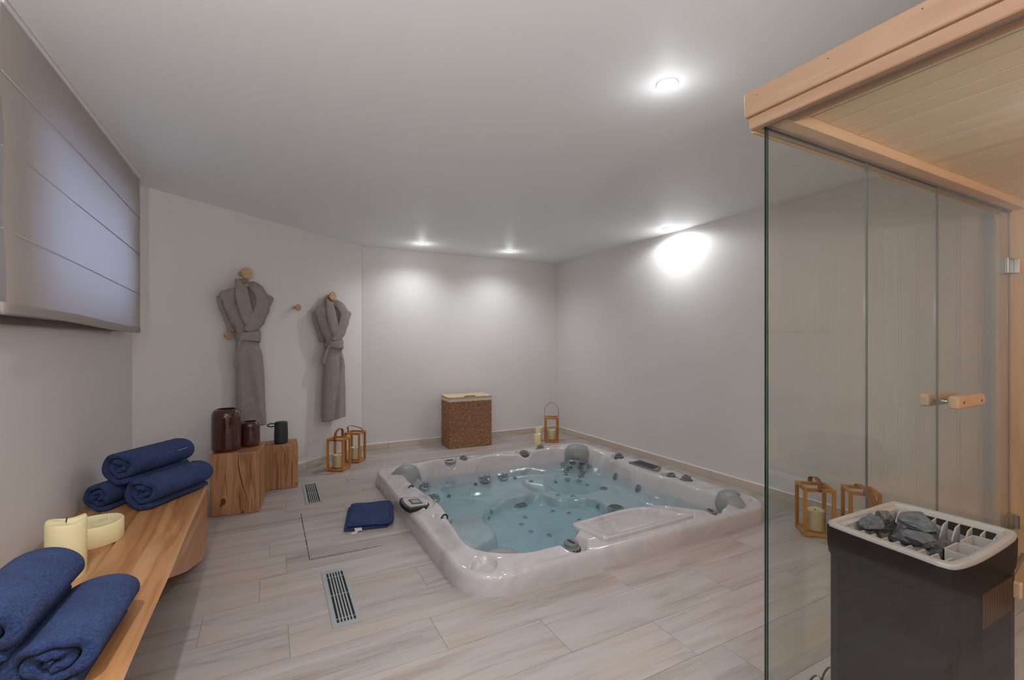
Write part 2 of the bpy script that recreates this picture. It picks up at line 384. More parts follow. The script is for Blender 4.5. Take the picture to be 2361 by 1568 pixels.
def sdf_rr(X, Y):
    qx = np.abs(X-TCX)-((TX1-TX0)/2-TCR); qy = np.abs(Y-TCY)-((TY1-TY0)/2-TCR)
    return np.hypot(np.maximum(qx,0), np.maximum(qy,0))+np.minimum(np.maximum(qx,qy),0)-TCR
def sstep(a, b, x):
    t = np.clip((x-a)/(b-a), 0, 1); return t*t*(3-2*t)
def smooth_loop(pts, n=6):
    P = np.array(pts, float); out = []
    m = len(P)
    for i in range(m):
        p0, p1, p2, p3 = P[i-1], P[i], P[(i+1)%m], P[(i+2)%m]
        for k in range(n):
            t = k/n; out.append(0.5*((2*p1)+(-p0+p2)*t+(2*p0-5*p1+4*p2-p3)*t*t+(-p0+3*p1-3*p2+p3)*t**3))
    return np.array(out)
BASIN_S = smooth_loop(BASIN, 4); WELL_S = smooth_loop(WELL, 3)
WELLS_RIM = [  # x, y, radius, depth : little pockets in the rim round the knobs
    (1.507,4.10,0.075,0.030),(1.651,4.125,0.075,0.030),(2.292,4.085,0.085,0.032),(2.509,4.115,0.075,0.030),(3.02,3.49,0.085,0.030),
    (2.975,2.79,0.08,0.032),(3.01,2.65,0.08,0.032),(1.485,2.10,0.095,0.05),(2.60,2.075,0.085,0.022),(0.95,3.455,0.06,0.035),(0.985,2.80,0.06,0.035)]
def tub_z(X, Y):
    X = np.asarray(X, float); Y = np.asarray(Y, float)
    d = sdf_rr(X, Y); bs = sdf_poly(X, Y, BASIN_S)
    # rim, crowned a little towards the basin and waved along its length
    rim = 0.098 + 0.022*sstep(-0.03, -0.14, d)
    rim = rim + 0.006*np.sin((X-TCX)*5.2+0.6)*np.sin((Y-TCY)*4.6+0.4)
    # long scooped flank on the left and front sides
    rim = rim - 0.030*sstep(0.10, 0.0, np.abs(d+0.075))*sstep(0.30, 0.0, np.abs(Y-2.60))*(X < 1.3)
    rim = rim - 0.022*sstep(0.07, 0.0, np.abs(d+0.06))*sstep(0.75, 0.0, np.abs(X-1.95))*(Y < 2.3)
    # crest between the two back seats
    rim = rim - 0.026*sstep(-0.06, -0.13, d)*(Y > 3.9)*(0.5+0.5*np.cos((X-1.98)*2*PI/0.62))*sstep(1.15,1.35,X)*sstep(2.75,2.55,X)*-1 - 0.022*sstep(-0.07,-0.13,d)*(Y > 3.9)*sstep(1.1,1.3,X)*sstep(2.8,2.6,X)
    rim = rim - 0.020*sstep(-0.08, -0.14, d)*(X > 2.8)*sstep(2.3,2.45,Y)*sstep(3.75,3.6,Y)
    for (kx, ky, kr, kd) in WELLS_RIM:
        rr = np.hypot(X-kx, Y-ky); rim = rim - kd*sstep(kr, kr*0.62, rr)
    # cup holder in the front left corner, shallow dishes in two other corners
    rr = np.hypot(X-0.945, Y-2.085); rim = rim - 0.042*sstep(0.066, 0.056, rr)
    for (kx, ky, kr) in ((0.965,4.175,0.05),(3.06,2.06,0.06)):
        rr = np.hypot((X-kx)*0.6, Y-ky); rim = rim - 0.016*sstep(kr, kr*0.7, rr)
    # control console tray on the left rim and its arc shaped trough
    rr = np.hypot(X-0.83, Y-3.09)
    rim = rim - 0.020*sstep(0.012, 0.004, np.abs(rr-0.165)-0.012)*(X > 0.88)*sstep(0.15,0.13,np.abs(Y-3.09))
    # recess that holds the skimmer lid (front)
    lid = sdf_poly(X, Y, LID)
    rim = np.where(lid < 0.02, rim*0+np.minimum(rim, 0.094), rim)
    seat = np.full(X.shape, -0.125)
    seat = seat - 0.02*np.cos((X-TCX)*3)*np.cos((Y-TCY)*3)
    wl = sdf_poly(X, Y, WELL_S)
    # little peninsula bumps between the seats
    deep = -0.335 + 0.03*sstep(2.75, 2.2, Y)
    # front left seat is half way down
    fl = np.hypot(X-1.18, Y-2.36); deep = np.maximum(deep, -0.19-0.12*sstep(0.18, 0.40, fl))
    fr = np.hypot(X-2.70, Y-2.35); deep = np.maximum(deep, -0.18-0.13*sstep(0.22, 0.42, fr))
    dome = np.hypot(X-1.955, Y-3.075)
    deep = deep + 0.095*sstep(0.33, 0.295, dome)
    # right bench is higher, back right seat dished
    cs = np.hypot(X-2.55, Y-3.58); seat = seat - 0.045*sstep(0.30, 0.18, cs)
    ls = np.hypot((X-1.40)*0.8, Y-3.62); seat = seat - 0.05*sstep(0.34, 0.20, ls)
    z_in = seat + (deep-seat)*sstep(0.015, -0.045, wl)
    # lumbar shoulder between corner seat and lounge
    rid = np.hypot((X-2.17)*1.6, (Y-3.66)*0.8); z_in = np.maximum(z_in, -0.085-0.12*sstep(0.10, 0.22, rid))
    t = sstep(0.015, -0.105, bs)
    t = np.where(bs < 0.015, 0.55*t + 0.45*np.clip((0.015-bs)/0.13, 0, 1), 0)
    z = rim + (np.minimum(z_in, rim)-rim)*t
    return z
LID = [(1.625,2.285),(1.72,2.325),(2.22,2.335),(2.41,2.10),(2.36,2.055),(1.73,2.035),(1.66,2.07)]
# ------------------------------------------------------------------ room shell
XL, XR, YB, YF = -0.804, 3.492, 5.325, -1.30
AX, AY, BX, BY = 0.934, 5.329, -0.804, 3.937           # ends of the angled wall
UX, UY = (AX-BX)/math.hypot(AX-BX, AY-BY), (AY-BY)/math.hypot(AX-BX, AY-BY)
AYAW = math.atan2(UY, UX)
def struct(o): o['kind'] = 'structure'; return o
HX0, HX1, HY0, HY1 = TX0+0.085, TX1-0.085, TY0+0.085, TY1-0.085    # opening in the floor for the tub

mb = MB()   # screed under the planks, with the tub opening left out
for a, b in (((XL-.1,YF-.1),(HX0,YB+.1)), ((HX1,YF-.1),(XR+.1,YB+.1)), ((HX0,YF-.1),(HX1,HY0)), ((HX0,HY1),(HX1,YB+.1))):
    mb.box((a[0],a[1],-0.10), (b[0],b[1],-0.0025))
floor = struct(mb.build('floor', 'grout'))
ROWS = {1.003:1.605, 1.243:1.472, 1.484:1.05, 1.724:0.63, 1.964:0.077, 2.204:-0.25, 2.444:-0.034}
joints = sorted(ROWS); y = 1.003
rows = []
k = 0
yy = 1.003-0.24*10
while yy < YB:
    key = next((q for q in joints if abs(q-yy) < 0.03), None)
    off = ROWS[key] if key else (0.31*k + 0.13*((k*7) % 5)) % 0.95
    rows.append((yy, off)); yy += 0.24; k += 1
PANEL = (0.207, 0.83, 2.795, 3.572)
for (y0, off) in rows:
    y1 = y0+0.24; a, b = max(y0, YF)+0.0008, min(y1, YB)-0.0008
    if b-a < 0.01: continue
    x = off-0.95*8
    while x < XR:
        xa, xb = max(x, XL)+0.0008, min(x+0.95, XR)-0.0008
        x += 0.95
        # leave out what lies beyond the angled wall
        if a > BY: xa = max(xa, BX+(a-BY)*(AX-BX)/(AY-BY)-0.02)
        if xb-xa < 0.01: continue
        segs = [(xa, xb, a, b)]
        out = []
        for (p, q, r_, s_) in segs:
            if s_ <= HY0 or r_ >= HY1 or q <= HX0 or p >= HX1: out.append((p,q,r_,s_)); continue
            if r_ < HY0: out.append((p,q,r_,HY0))
            if s_ > HY1: out.append((p,q,HY1,s_))
            m0, m1 = max(r_,HY0), min(s_,HY1)
            if p < HX0: out.append((p,HX0,m0,m1))
            if q > HX1: out.append((HX1,q,m0,m1))
        for (p, q, r_, s_) in out:
            if q-p < 0.012 or s_-r_ < 0.012: continue
            cx, cy = (p+q)/2, (r_+s_)/2
            MB().box((p-cx,r_-cy,-0.010),(q-cx,s_-cy,0)).build('plank', 'plank_tile', floor, loc=(cx,cy,0))
# worn dark joint round the service hatch in the planks
def ragged(p, q, wd, n):
    m_ = MB(); P = Vector(p); Q = Vector(q); t = (Q-P).normalized(); s_ = Vector((-t.y,t.x,0)); vs = []
    for i in range(n+1):
        c = P.lerp(Q, i/n); h = wd*(0.35+0.65*random.random())
        vs += [tuple(c+s_*h), tuple(c-s_*h)]
    return m_.add(vs, [(2*i,2*i+1,2*i+3,2*i+2) for i in range(n)])
for (p, q, wd, n) in (((.207,2.795,.0006),(.207,3.572,.0006),.004,60), ((.207,2.795,.0006),(.60,2.792,.0006),.0035,40)):
    ragged(p, q, wd, n).build('hatch_joint', 'joint_dark', floor)

ceiling = struct(MB().box((XL-.15,YF-.15,CEIL),(XR+.15,YB+.15,CEIL+.12)).build('ceiling', 'paint_ceiling'))
# left wall with a window opening
WY0, WY1, WZ0, WZ1 = 2.27, 3.60, 1.315, 2.06
mb = MB()
mb.box((XL-.22,YF-.12,-.05),(XL,WY0,CEIL)); mb.box((XL-.22,WY1,-.05),(XL,BY+.10,CEIL))
mb.box((XL-.22,WY0,-.05),(XL,WY1,WZ0)); mb.box((XL-.22,WY0,WZ1),(XL,WY1,CEIL))
struct(mb.build('wall_left', 'paint_wall'))
ln = math.hypot(AX-BX, AY-BY)
struct(MB().box((-0.06,0,-.05),(ln+.10,.14,CEIL)).build('wall_angled', 'paint_wall', loc=(BX,BY,0), rot=(0,0,AYAW)))
struct(MB().box((AX,YB,-.05),(XR+.12,YB+.12,CEIL)).build('wall_back', 'paint_wall'))
struct(MB().box((XR,YF-.12,-.05),(XR+.12,YB,CEIL)).build('wall_right', 'paint_wall'))
struct(MB().box((XL,YF-.12,-.05),(XR,YF,CEIL)).build('wall_front', 'paint_wall'))
# tiled baseboards, one tile after the other
def baseboard(name, x0, y0, yaw, length, start=0.45):
    e = struct(thing(name, None, None, (x0,y0,0), yaw)); a = 0.0; st = start
    while a < length-0.01:
        b = min(a+st, length); st = 0.95
        MB().box((a+.001,-.012,0),(b-.001,0.002,.066)).build('tile', 'skirting_tile', e, bevel=0.0015, bseg=1); a = b
    MB().box((0,-.0095,.066),(length,.002,.0695)).build('lit_edge_strip', 'paint_ceiling', e)  # white strip paints the lit top edge of the tiles
    return e
baseboard('baseboard_back', AX+.005, YB, 0, XR-AX-.005, 0.28)
baseboard('baseboard_right', XR, YB, -PI/2, YB-0.93, 0.62)
baseboard('baseboard_angled', BX, BY, AYAW, ln, 0.5)
# window
e = struct(thing('window_1', None, None, (XL,0,0)))
fr = MB(); t = .055
fr.box((-.16,WY0,WZ0),(-.10,WY0+t,WZ1)); fr.box((-.16,WY1-t,WZ0),(-.10,WY1,WZ1)); fr.box((-.16,WY0,WZ0),(-.10,WY1,WZ0+t)); fr.box((-.16,WY0,WZ1-t),(-.10,WY1,WZ1))
fr.build('window_frame', 'window_wood', e)
MB().box((-.135,WY0+t,WZ0+t),(-.129,WY1-t,WZ1-t)).build('pane', 'thin_glass', e)
MB().box((-.10,1.80,1.272),(.042,3.46,1.300)).build('window_sill', 'window_wood', e, bevel=0.003)

# ------------------------------------------------------------------ recessed ceiling spots
def spot(x, y, label, power, group=None, size=146, blend=0.9):
    e = thing('ceiling_spotlight', label, 'spotlight', (x,y,CEIL), 0, group)
    MB().lathe([(.030,0.004),(.041,0.002),(.045,-.002),(.043,-.0045),(.034,-.0045),(.031,0.002)], 32, cap0=False, cap1=False).build('trim_ring', 'lamp_white', e, smooth=True)
    MB().lathe([(.0305,-.0005),(.0305,-.0025)], 32).build('lens', 'lamp_glow', e)
    ld = bpy.data.lights.new('spot_light', 'SPOT'); ld.energy = power; ld.spot_size = math.radians(size); ld.spot_blend = blend
    ld.shadow_soft_size = 0.028; ld.color = (0.965, 1.0, 1.03)
    lo = bpy.data.objects.new('spot_light', ld); COL.objects.link(lo); lo.parent = e; lo.location = (0,0,-0.012)
    # bare point light added below the lens to brighten the ceiling
    pd = bpy.data.lights.new('ceiling_fill', 'POINT'); pd.energy = power*0.025; pd.shadow_soft_size = 0.03; pd.color = (0.965, 1.0, 1.03)
    po = bpy.data.objects.new('ceiling_fill', pd); COL.objects.link(po); po.parent = e; po.location = (0,0,-0.11)
    return e
SP = 34.0
spot(1.48, 4.885, 'recessed ceiling spotlight above the robes end of the back wall', SP*.40)
spot(2.52, 4.823, 'recessed ceiling spotlight above the wicker laundry basket', SP*.40)
spot(3.318, 3.156, 'recessed ceiling spotlight close to the right wall', SP*.32, None, 174, .4)
spot(1.459, 1.387, 'recessed ceiling spotlight out over the open floor beside the sauna roof', SP*.38, None, 160)
spot(-0.36, 0.62, 'added fill spotlight in the ceiling above the bench and the left wall', SP*1.2)  # out of view, added to brighten the bench side
spot(-0.05, -0.65, 'added fill spotlight in the ceiling behind the camera by the bench wall', SP*.6)  # unseen lamp, added for overall brightness
spot(0.75, -0.65, 'added fill spotlight in the ceiling behind the camera beside the sauna', SP*.6)  # likewise an unseen lamp added as fill
# made-up uplighters, added out of view to lift the ceiling brightness
def fill_uplight(loc, yaw, aim, power, label):
    e = thing('added_uplighter', label, 'added fill lamp', loc, yaw, 'added fill uplighters')
    MB().lathe([(.02,-.10),(.055,-.07),(.085,-.01),(.095,.03),(.090,.03),(.078,-.008),(.05,-.05),(.001,-.06)], 32).build('bowl', 'lamp_white', e, smooth=True)
    MB().box((-.03,.0,-.06),(.03,.14,.0)).build('bracket', 'lamp_white', e, bevel=.004)
    ld = bpy.data.lights.new('fill_uplight', 'SPOT'); ld.energy = power; ld.spot_size = math.radians(150); ld.spot_blend = 1.0; ld.shadow_soft_size = .06; ld.color = (0.985, 1.0, 1.01)
    lo = bpy.data.objects.new('fill_uplight', ld); COL.objects.link(lo); lo.location = (loc[0],loc[1],loc[2]+.05)
    lo.rotation_mode = 'QUATERNION'; lo.rotation_quaternion = (Vector(aim)-Vector(loc)).to_track_quat('-Z','Y')
    lo.parent = e; lo.matrix_parent_inverse = (Matrix.Translation(loc) @ Matrix.Rotation(yaw,4,'Z')).inverted()
    return e
fill_uplight((XL+.13,-.30,1.45), PI/2, (1.0,2.9,2.75), 36.0, 'added white bowl fill uplighter on the left wall behind the camera')
fill_uplight((.35,YF+.13,1.45), PI, (.6,2.4,2.60), 38.0, 'added white bowl fill uplighter on the wall behind the camera')
# ------------------------------------------------------------------ hot tub
tub = thing('hot_tub', 'large square sunken hot tub of pearly white acrylic filled with blue water', 'hot tub', (TCX,TCY,0))
EDGE = -0.032
stp = 0.0065
gx = np.arange(TX0, TX1+stp, stp); gy = np.arange(TY0, TY1+stp, stp)
GX, GY = np.meshgrid(gx, gy, indexing='ij')
D = sdf_rr(GX, GY)
e_ = 1e-4
DX = (sdf_rr(GX+e_, GY)-D)/e_; DY = (sdf_rr(GX, GY+e_)-D)/e_
outside = D > EDGE
near = outside & (D < EDGE+stp*1.5)
PX = np.where(near, GX-DX*(D-EDGE), GX); PY = np.where(near, GY-DY*(D-EDGE), GY)
PZ = tub_z(PX, PY)
PZ = np.where(near, 0.098, PZ)
# blend the outermost ring so that it meets the rolled edge
DD = sdf_rr(PX, PY); PZ = np.where(DD > EDGE-0.02, PZ*sstep(EDGE, EDGE-0.02, DD)+0.0985*(1-sstep(EDGE, EDGE-0.02, DD)), PZ)
okv = (~outside) | near
nx_, ny_ = GX.shape
idx = np.arange(nx_*ny_).reshape(nx_, ny_)
q = np.stack([idx[:-1,:-1], idx[1:,:-1], idx[1:,1:], idx[:-1,1:]], -1).reshape(-1,4)
fin = okv.reshape(-1)[q].all(1) & ((~outside).reshape(-1)[q].any(1))
q = q[fin]
used = np.unique(q); remap = -np.ones(nx_*ny_, int); remap[used] = np.arange(len(used))
V = np.stack([PX.reshape(-1)[used]-TCX, PY.reshape(-1)[used]-TCY, PZ.reshape(-1)[used]], -1)
me = bpy.data.meshes.new('shell'); me.from_pydata(V.tolist(), [], remap[q].tolist())
me.materials.append(MATS['acrylic']); me.polygons.foreach_set('use_smooth', [True]*len(me.polygons)); me.update()
shell = bpy.data.objects.new('shell', me); COL.objects.link(shell); shell.parent = tub
# rolled outer edge of the shell
def rr_loop(off, n=48):
    pts = []; hx, hy = (TX1-TX0)/2-TCR, (TY1-TY0)/2-TCR; r0 = TCR+off
    for cx, cy, a0 in ((hx,hy,0),(-hx,hy,PI/2),(-hx,-hy,PI),(hx,-hy,1.5*PI)):
        for k in range(n+1):
            a = a0+PI/2*k/n; pts.append((cx+r0*math.cos(a), cy+r0*math.sin(a)))
    return pts
prof = [(0,-.03),(0,.0),(-.002,.03),(-.0045,.055),(-.008,.074),(-.0135,.087),(-.021,.094),(-.029,.0978),(-.036,.0988)]
pts = []; nl = len(rr_loop(0))
for off, z in prof: pts += [(x,y,z) for x,y in rr_loop(off)]
MB().grid(pts, len(prof), nl, wrap_v=True).build('rolled_edge', 'acrylic', tub, smooth=True)

WS = smooth_loop(BASIN, 4)
c = WS.mean(0); wpoly = [tuple(c+(p-c)*1.035-np.array([TCX,TCY])) for p in WS]
MB().prism(wpoly, -0.45, WATER_Z).build('water', 'water', tub)

def nrm(x, y):
    h = 0.006
    zx = float((tub_z(x+h,y)-tub_z(x-h,y))/(2*h)); zy = float((tub_z(x,y+h)-tub_z(x,y-h))/(2*h))
    return Vector((-zx,-zy,1)).normalized()
def jet_mesh(r, name, spokes):
    m_ = MB()
    m_.lathe([(r*1.0,0.0),(r*1.0,.004),(r*.93,.007),(r*.80,.0075),(r*.74,.004)], 28, cap1=False)
    m_.lathe([(r*.75,.0035),(r*.30,.0055),(r*.26,.009),(r*.16,.0095)], 28, cap0=False, cap1=False, mi=0)
    m_.lathe([(r*.17,.008),(r*.02,.007)], 16, mi=1, cap0=False)
    if spokes:
        for k in range(6):
            a = k*PI/3; ca, sa = math.cos(a), math.sin(a)
            m_.tube([(ca*r*.28,sa*r*.28,.008),(ca*r*.76,sa*r*.76,.007)], r*.05, 6, mi=1)
    me_ = m_.mesh(name, ['jet_grey','jet_dark'], True); return me_
J_BIG = jet_mesh(.058, 'jet', True); J_MID = jet_mesh(.036, 'jet', True); J_CRN = jet_mesh(.029, 'jet', False); J_SML = jet_mesh(.019, 'jet', False)
J_CHR = MB().lathe([(.021,0),(.021,.005),(.017,.008),(.010,.006)], 24, cap1=False).lathe([(.011,.005),(.001,.004)], 16, mi=1, cap0=False).mesh('jet', ['chrome','jet_dark'], True)
m_ = MB().lathe([(.066,0),(.066,.008),(.058,.014),(.02,.017)], 32, mi=0)
for k in range(-3, 4): m_.box((-.048+abs(k)*.006,k*.013-.002,.014),(.048-abs(k)*.006,k*.013+.002,.0185), 1)
J_SUC = m_.mesh('suction_cover', ['jet_grey','jet_dark'], False)
def put(me_, name, x, y, z=None, lift=0.0, flat=0.0):
    n_ = nrm(x, y); z0 = float(tub_z(x, y)) if z is None else z
    o = inst(name, me_, tub, (x-TCX, y-TCY, z0+lift)); n_ = (n_+Vector((0,0,flat))).normalized(); o.rotation_mode = 'QUATERNION'; o.rotation_quaternion = n_.to_track_quat('Z','Y'); return o
for p in ((1.232,4.001),(1.283,3.887),(1.801,3.957),(1.99,3.952)): put(J_BIG, 'jet', *p, flat=.5)
for p in ((2.688,3.306),(2.866,3.354),(2.806,2.991)): put(J_MID, 'jet', *p)
for p in ((2.665,3.932),(2.761,3.893),(2.829,3.819),(2.866,3.749),(2.73,3.895),(2.81,3.818),(2.685,3.899),(2.813,3.786),(2.662,3.873),(2.774,3.759),(2.631,3.798),(2.719,3.728)): put(J_CRN, 'jet', *p, flat=1.0)
for p in ((1.702,3.934),(2.109,3.928),(2.168,3.714),(1.419,3.878),(2.487,3.79),(2.723,3.596),(1.601,3.391),(1.561,3.346),(2.455,3.093)): put(J_SML, 'jet', *p)
for p in ((1.836,3.249),(1.738,3.131),(1.734,2.976),(1.82,2.86),(2.107,3.257),(2.201,3.152),(2.188,2.991),(2.253,3.392),(2.346,3.301)): put(J_CHR, 'jet', *p)
for p in ((1.932,3.50),(2.470,2.890)): put(J_SUC, 'suction_cover', *p, flat=1.8)
# diverter knobs
def knob_mesh(r, h):
    m_ = MB()
    m_.lathe([(r,0),(r,h*.45),(r*.94,h*.52),(r*.78,h*.55),(r*.80,h*.9),(r*.72,h),(r*.55,h*.97),(r*.02,h*.96)], 30, mi=0)
    m_.box((-r*.55,-r*.10,h*.95),(r*.55,r*.10,h*1.06), 1)
    for k in range(14):
        a = 2*PI*k/14; m_.tube([(math.cos(a)*r*.98,math.sin(a)*r*.98,.002),(math.cos(a)*r*.98,math.sin(a)*r*.98,h*.42)], r*.09, 6, mi=1)
    return m_.mesh('diverter_knob', ['knob_grey','knob_dark'], False)
K1 = knob_mesh(.042, .048); K2 = knob_mesh(.050, .052)
for (x, y, big) in ((1.651,4.117,0),(2.292,4.074,1),(2.509,4.109,0),(3.033,3.50,0),(2.975,2.782,0),(3.018,2.662,0),(2.58,2.078,1),(1.475,2.092,1)):
    inst('diverter_knob', K2 if big else K1, tub, (x-TCX,y-TCY,float(tub_z(x,y))-.003), (0,0,random.random()*3))
# flat round cap on the back rim
MB().lathe([(.058,0),(.058,.014),(.050,.018),(.030,.015),(.001,.015)], 32).box((-.03,-.006,.013),(.03,.006,.020), 1).build('valve_cap', ['pillow_grey','knob_dark'], tub, loc=(1.507-TCX,4.095-TCY,float(tub_z(1.507,4.09))))
# ribbed skimmer grille on the right rim
gr = MB()
gr.add([(-.05,-.17,0),(.05,-.13,0),(.05,.13,0),(-.05,.17,0),(-.05,-.17,.02),(.05,-.13,.032),(.05,.13,.032),(-.05,.17,.02)], [(0,3,2,1),(4,5,6,7),(0,1,5,4),(1,2,6,5),(2,3,7,6),(3,0,4,7)])
g_o = gr.build('grille', 'knob_grey', tub, bevel=.004, loc=(2.985-TCX,3.08-TCY,float(tub_z(2.985,3.08))-.006))
for k in range(4): MB().box((-.045,-.13+k*.004,0),(-.038,.13-k*.004,.004)).build('rib', 'knob_dark', g_o, loc=(.0+k*.022,0,.0215+k*.0027))
# control console
cp = MB(); cs_ = 1.22
cy_ = [(-.065,-.10),(.035,-.085),(.062,-.045),(.068,0),(.062,.045),(.035,.085),(-.065,.10),(-.078,.06),(-.082,0),(-.078,-.06)]
cy_ = [(x*cs_,y*cs_) for x,y in cy_]
con = cp.prism(cy_, -.005, .024).build('control_console', 'black_plastic', tub, bevel=.006, loc=(.892-TCX,3.085-TCY,.098), rot=(0,math.radians(4),0))
MB().prism([(x*.80,y*.80) for x,y in cy_], .024, .0275).build('bezel', 'panel_light', con, bevel=.002)
MB().box((-.042,-.05,.027),(.03,.05,.0295)).build('screen_frame', 'black_plastic', con)
MB().box((-.034,-.038,.029),(.022,.030,.0312)).build('screen', 'display', con)
# grab rails in the left rim
for (x, y) in ((.955,3.45),(.99,2.795)):
    z0 = float(tub_z(x,y)); h_ = MB(); ring = [(math.cos(a)*.022,0,.008+math.sin(a)*.022) for a in np.linspace(0,2*PI,25)[:-1]]
    ro = h_.tube(ring, .006, 8, closed=True, up=(0,1,0)).build('grab_handle', 'black_plastic', tub, smooth=True, loc=(x-TCX,y-TCY,z0+.004), rot=(math.radians(-35),0,-PI/2+.5))
    MB().tube([(0,-.005,.012),(0.0,.075,.008)], .013, 12).build('grip_bar', 'acrylic', ro, smooth=True)
# head pillows at the corners
def pillow(name, x, y, yaw, z, wd, hg, tilt):
    nu, nv = 25, 19; pts = []
    for side in (1, -1):
        for i in range(nu):
            u = -1+2*i/(nu-1)
            for j in range(nv):
                v = -1+2*j/(nv-1)
                t_ = (max(0,1-abs(u)**5)*max(0,1-abs(v)**5))**.5
                narrow = 1-.10*v*v-.06*(v < 0)*abs(v)
                yb = .045*u*u*1.3
                bulge = .036*t_*(1+.25*math.cos(v*PI)) if side == 1 else .012*t_
                crown = -.020*v*v
                pts.append((u*wd*narrow, yb-side*bulge-crown, v*hg))
    m_ = MB(); m_.grid(pts[:nu*nv], nu, nv); m_.grid(pts[nu*nv:], nu, nv)
    p_ = m_.build(name, 'pillow_grey', tub, smooth=True, loc=(x-TCX,y-TCY,z), rot=(tilt,0,yaw)); return p_
pillow('head_pillow', 1.062, 3.858, math.radians(45), .121, .128, .098, math.radians(-62))
pillow('head_pillow', 2.805, 3.882, math.radians(-45), .104, .140, .095, math.radians(-56))
pillow('head_pillow', 2.826, 2.160, math.radians(-135), .124, .125, .090, math.radians(-52))
pillow('head_pillow', 1.15, 2.245, math.radians(135), .040, .140, .075, math.radians(-40))
# skimmer lid on the front rim: raised frame with a dished tray
lx = np.array(LID)-np.array([TCX,TCY]); lc = lx.mean(0)
lid = MB(); n_ = len(LID)
sl = smooth_loop([tuple(p) for p in lx], 5)
def ring(f, z): return [(lc[0]+(p[0]-lc[0])*f, lc[1]+(p[1]-lc[1])*f, z) for p in sl]
P_ = []
for f, z in ((.985,.080),(.985,.100),(.965,.110),(.93,.113),(.80,.1125),(.775,.109),(.74,.084),(.70,.080),(.55,.080)): P_ += ring(f, z)
lid.grid(P_, 9, len(sl), wrap_v=True)
o9 = len(lid.v)-len(sl); lid.f.append(tuple(range(o9, o9+len(sl)))); lid.m.append(0)
lo_ = lid.build('skimmer_lid', 'acrylic', tub, smooth=True, auto=50)
st = MB(); P_ = []
for f, z in ((.62,.080),(.60,.096),(.55,.1005),(.30,.100)): P_ += [(x+.03,y*1.0+.0,z) for x,y,z in ring(f, z)]
st.grid(P_, 4, len(sl), wrap_v=True); o9 = len(st.v)-len(sl); st.f.append(tuple(range(o9, o9+len(sl)))); st.m.append(0)
st.build('tray_insert', 'acrylic', lo_, smooth=True, auto=50)

# ------------------------------------------------------------------ sauna cabin
SX0, SY1, SZ = 1.324, 0.875, 1.86
SY0, SX1 = -1.05, 3.44
sa = thing('sauna_cabin', 'pale wood sauna cabin with clear glass walls and slatted ceiling', 'sauna', (SX0,SY1,0))
def L3(a): return (a[0]-SX0, a[1]-SY1, a[2])
def sbox(name, a, b, mat, par=None, bevel=.0015): return MB().box(L3(a), L3(b)).build(name, mat, par or sa, bevel=bevel, bseg=1)
GT = .007
def pane(name, a, b, thick_axis, par=None, holes=(), dark=False):
    """glass sheet with green edges; a, b are opposite corners of the box"""
    if not holes:
        m_ = MB().box(L3(a), L3(b)); m_.m = [0 if ((thick_axis == 'y' and k in (2,4)) or (thick_axis == 'x' and k in (3,5))) else (1 if (thick_axis == 'x' and k == 4) or dark else 2) for k in range(6)]
        me_ = bpy.data.meshes.new(name); me_.from_pydata(m_.v, [], m_.f); me_.materials.append(MATS['pane_glass']); me_.materials.append(MATS['glass_edge']); me_.materials.append(MATS['glass_joint'])
        me_.polygons.foreach_set('material_index', m_.m)
        o = bpy.data.objects.new(name, me_); return place(o, par or sa)
    a_, b_ = L3(a), L3(b)
    bm = bmesh.new(); loops = [[(a_[0],a_[2]),(b_[0],a_[2]),(b_[0],b_[2]),(a_[0],b_[2])]]
    for (hx, hz, hr) in holes: loops.append([(hx-SX0+hr*math.cos(t_), hz+hr*math.sin(t_)) for t_ in np.linspace(0,2*PI,29)[:-1]])
    edges = []; sides = []
    for lp in loops:
        vs_ = [bm.verts.new((x,a_[1],z)) for x,z in lp]
        for i in range(len(vs_)): edges.append(bm.edges.new((vs_[i],vs_[(i+1)%len(vs_)])))
        v2 = [(x,b_[1],z) for x,z in lp]; sides.append((vs_, v2))
    fs_ = bmesh.ops.triangle_fill(bm, use_beauty=True, edges=edges)['geom']
    front = [f for f in fs_ if isinstance(f, bmesh.types.BMFace)]
    mp_ = {}
    for vs_, v2 in sides:
        for v_, p in zip(vs_, v2): mp_[v_] = bm.verts.new(p)
    for f in front: f.material_index = 0; bm.faces.new([mp_[v_] for v_ in reversed(f.verts)]).material_index = 0
    for vs_, v2 in sides:
        for i in range(len(vs_)):
            j = (i+1)%len(vs_); f = bm.faces.new((vs_[i],vs_[j],mp_[vs_[j]],mp_[vs_[i]])); f.material_index = 2 if min(vs_[i].co.x,vs_[j].co.x) > .57 else 1
    bmesh.ops.recalc_face_normals(bm, faces=bm.faces)
    me_ = bpy.data.meshes.new(name); bm.to_mesh(me_); bm.free(); me_.materials.append(MATS['pane_glass']); me_.materials.append(MATS['glass_edge']); me_.materials.append(MATS['glass_joint'])
    return place(bpy.data.objects.new(name, me_), par or sa)
pane('glass_panel', (SX0,SY1-GT,.012), (1.901,SY1,SZ+.006), 'y', holes=((1.662,.076,.043),(1.578,.076,.043),(1.746,.076,.043)))
pane('glass_panel', (1.904,SY1-GT,.012), (2.4595,SY1,SZ+.006), 'y')
pane('glass_panel', (SX0,SY0+.05,.012), (SX0+GT,SY1-GT-.001,SZ+.006), 'x')
door = pane('door', (2.4625,SY1-GT,.02), (3.246,SY1,SZ-.006), 'y')
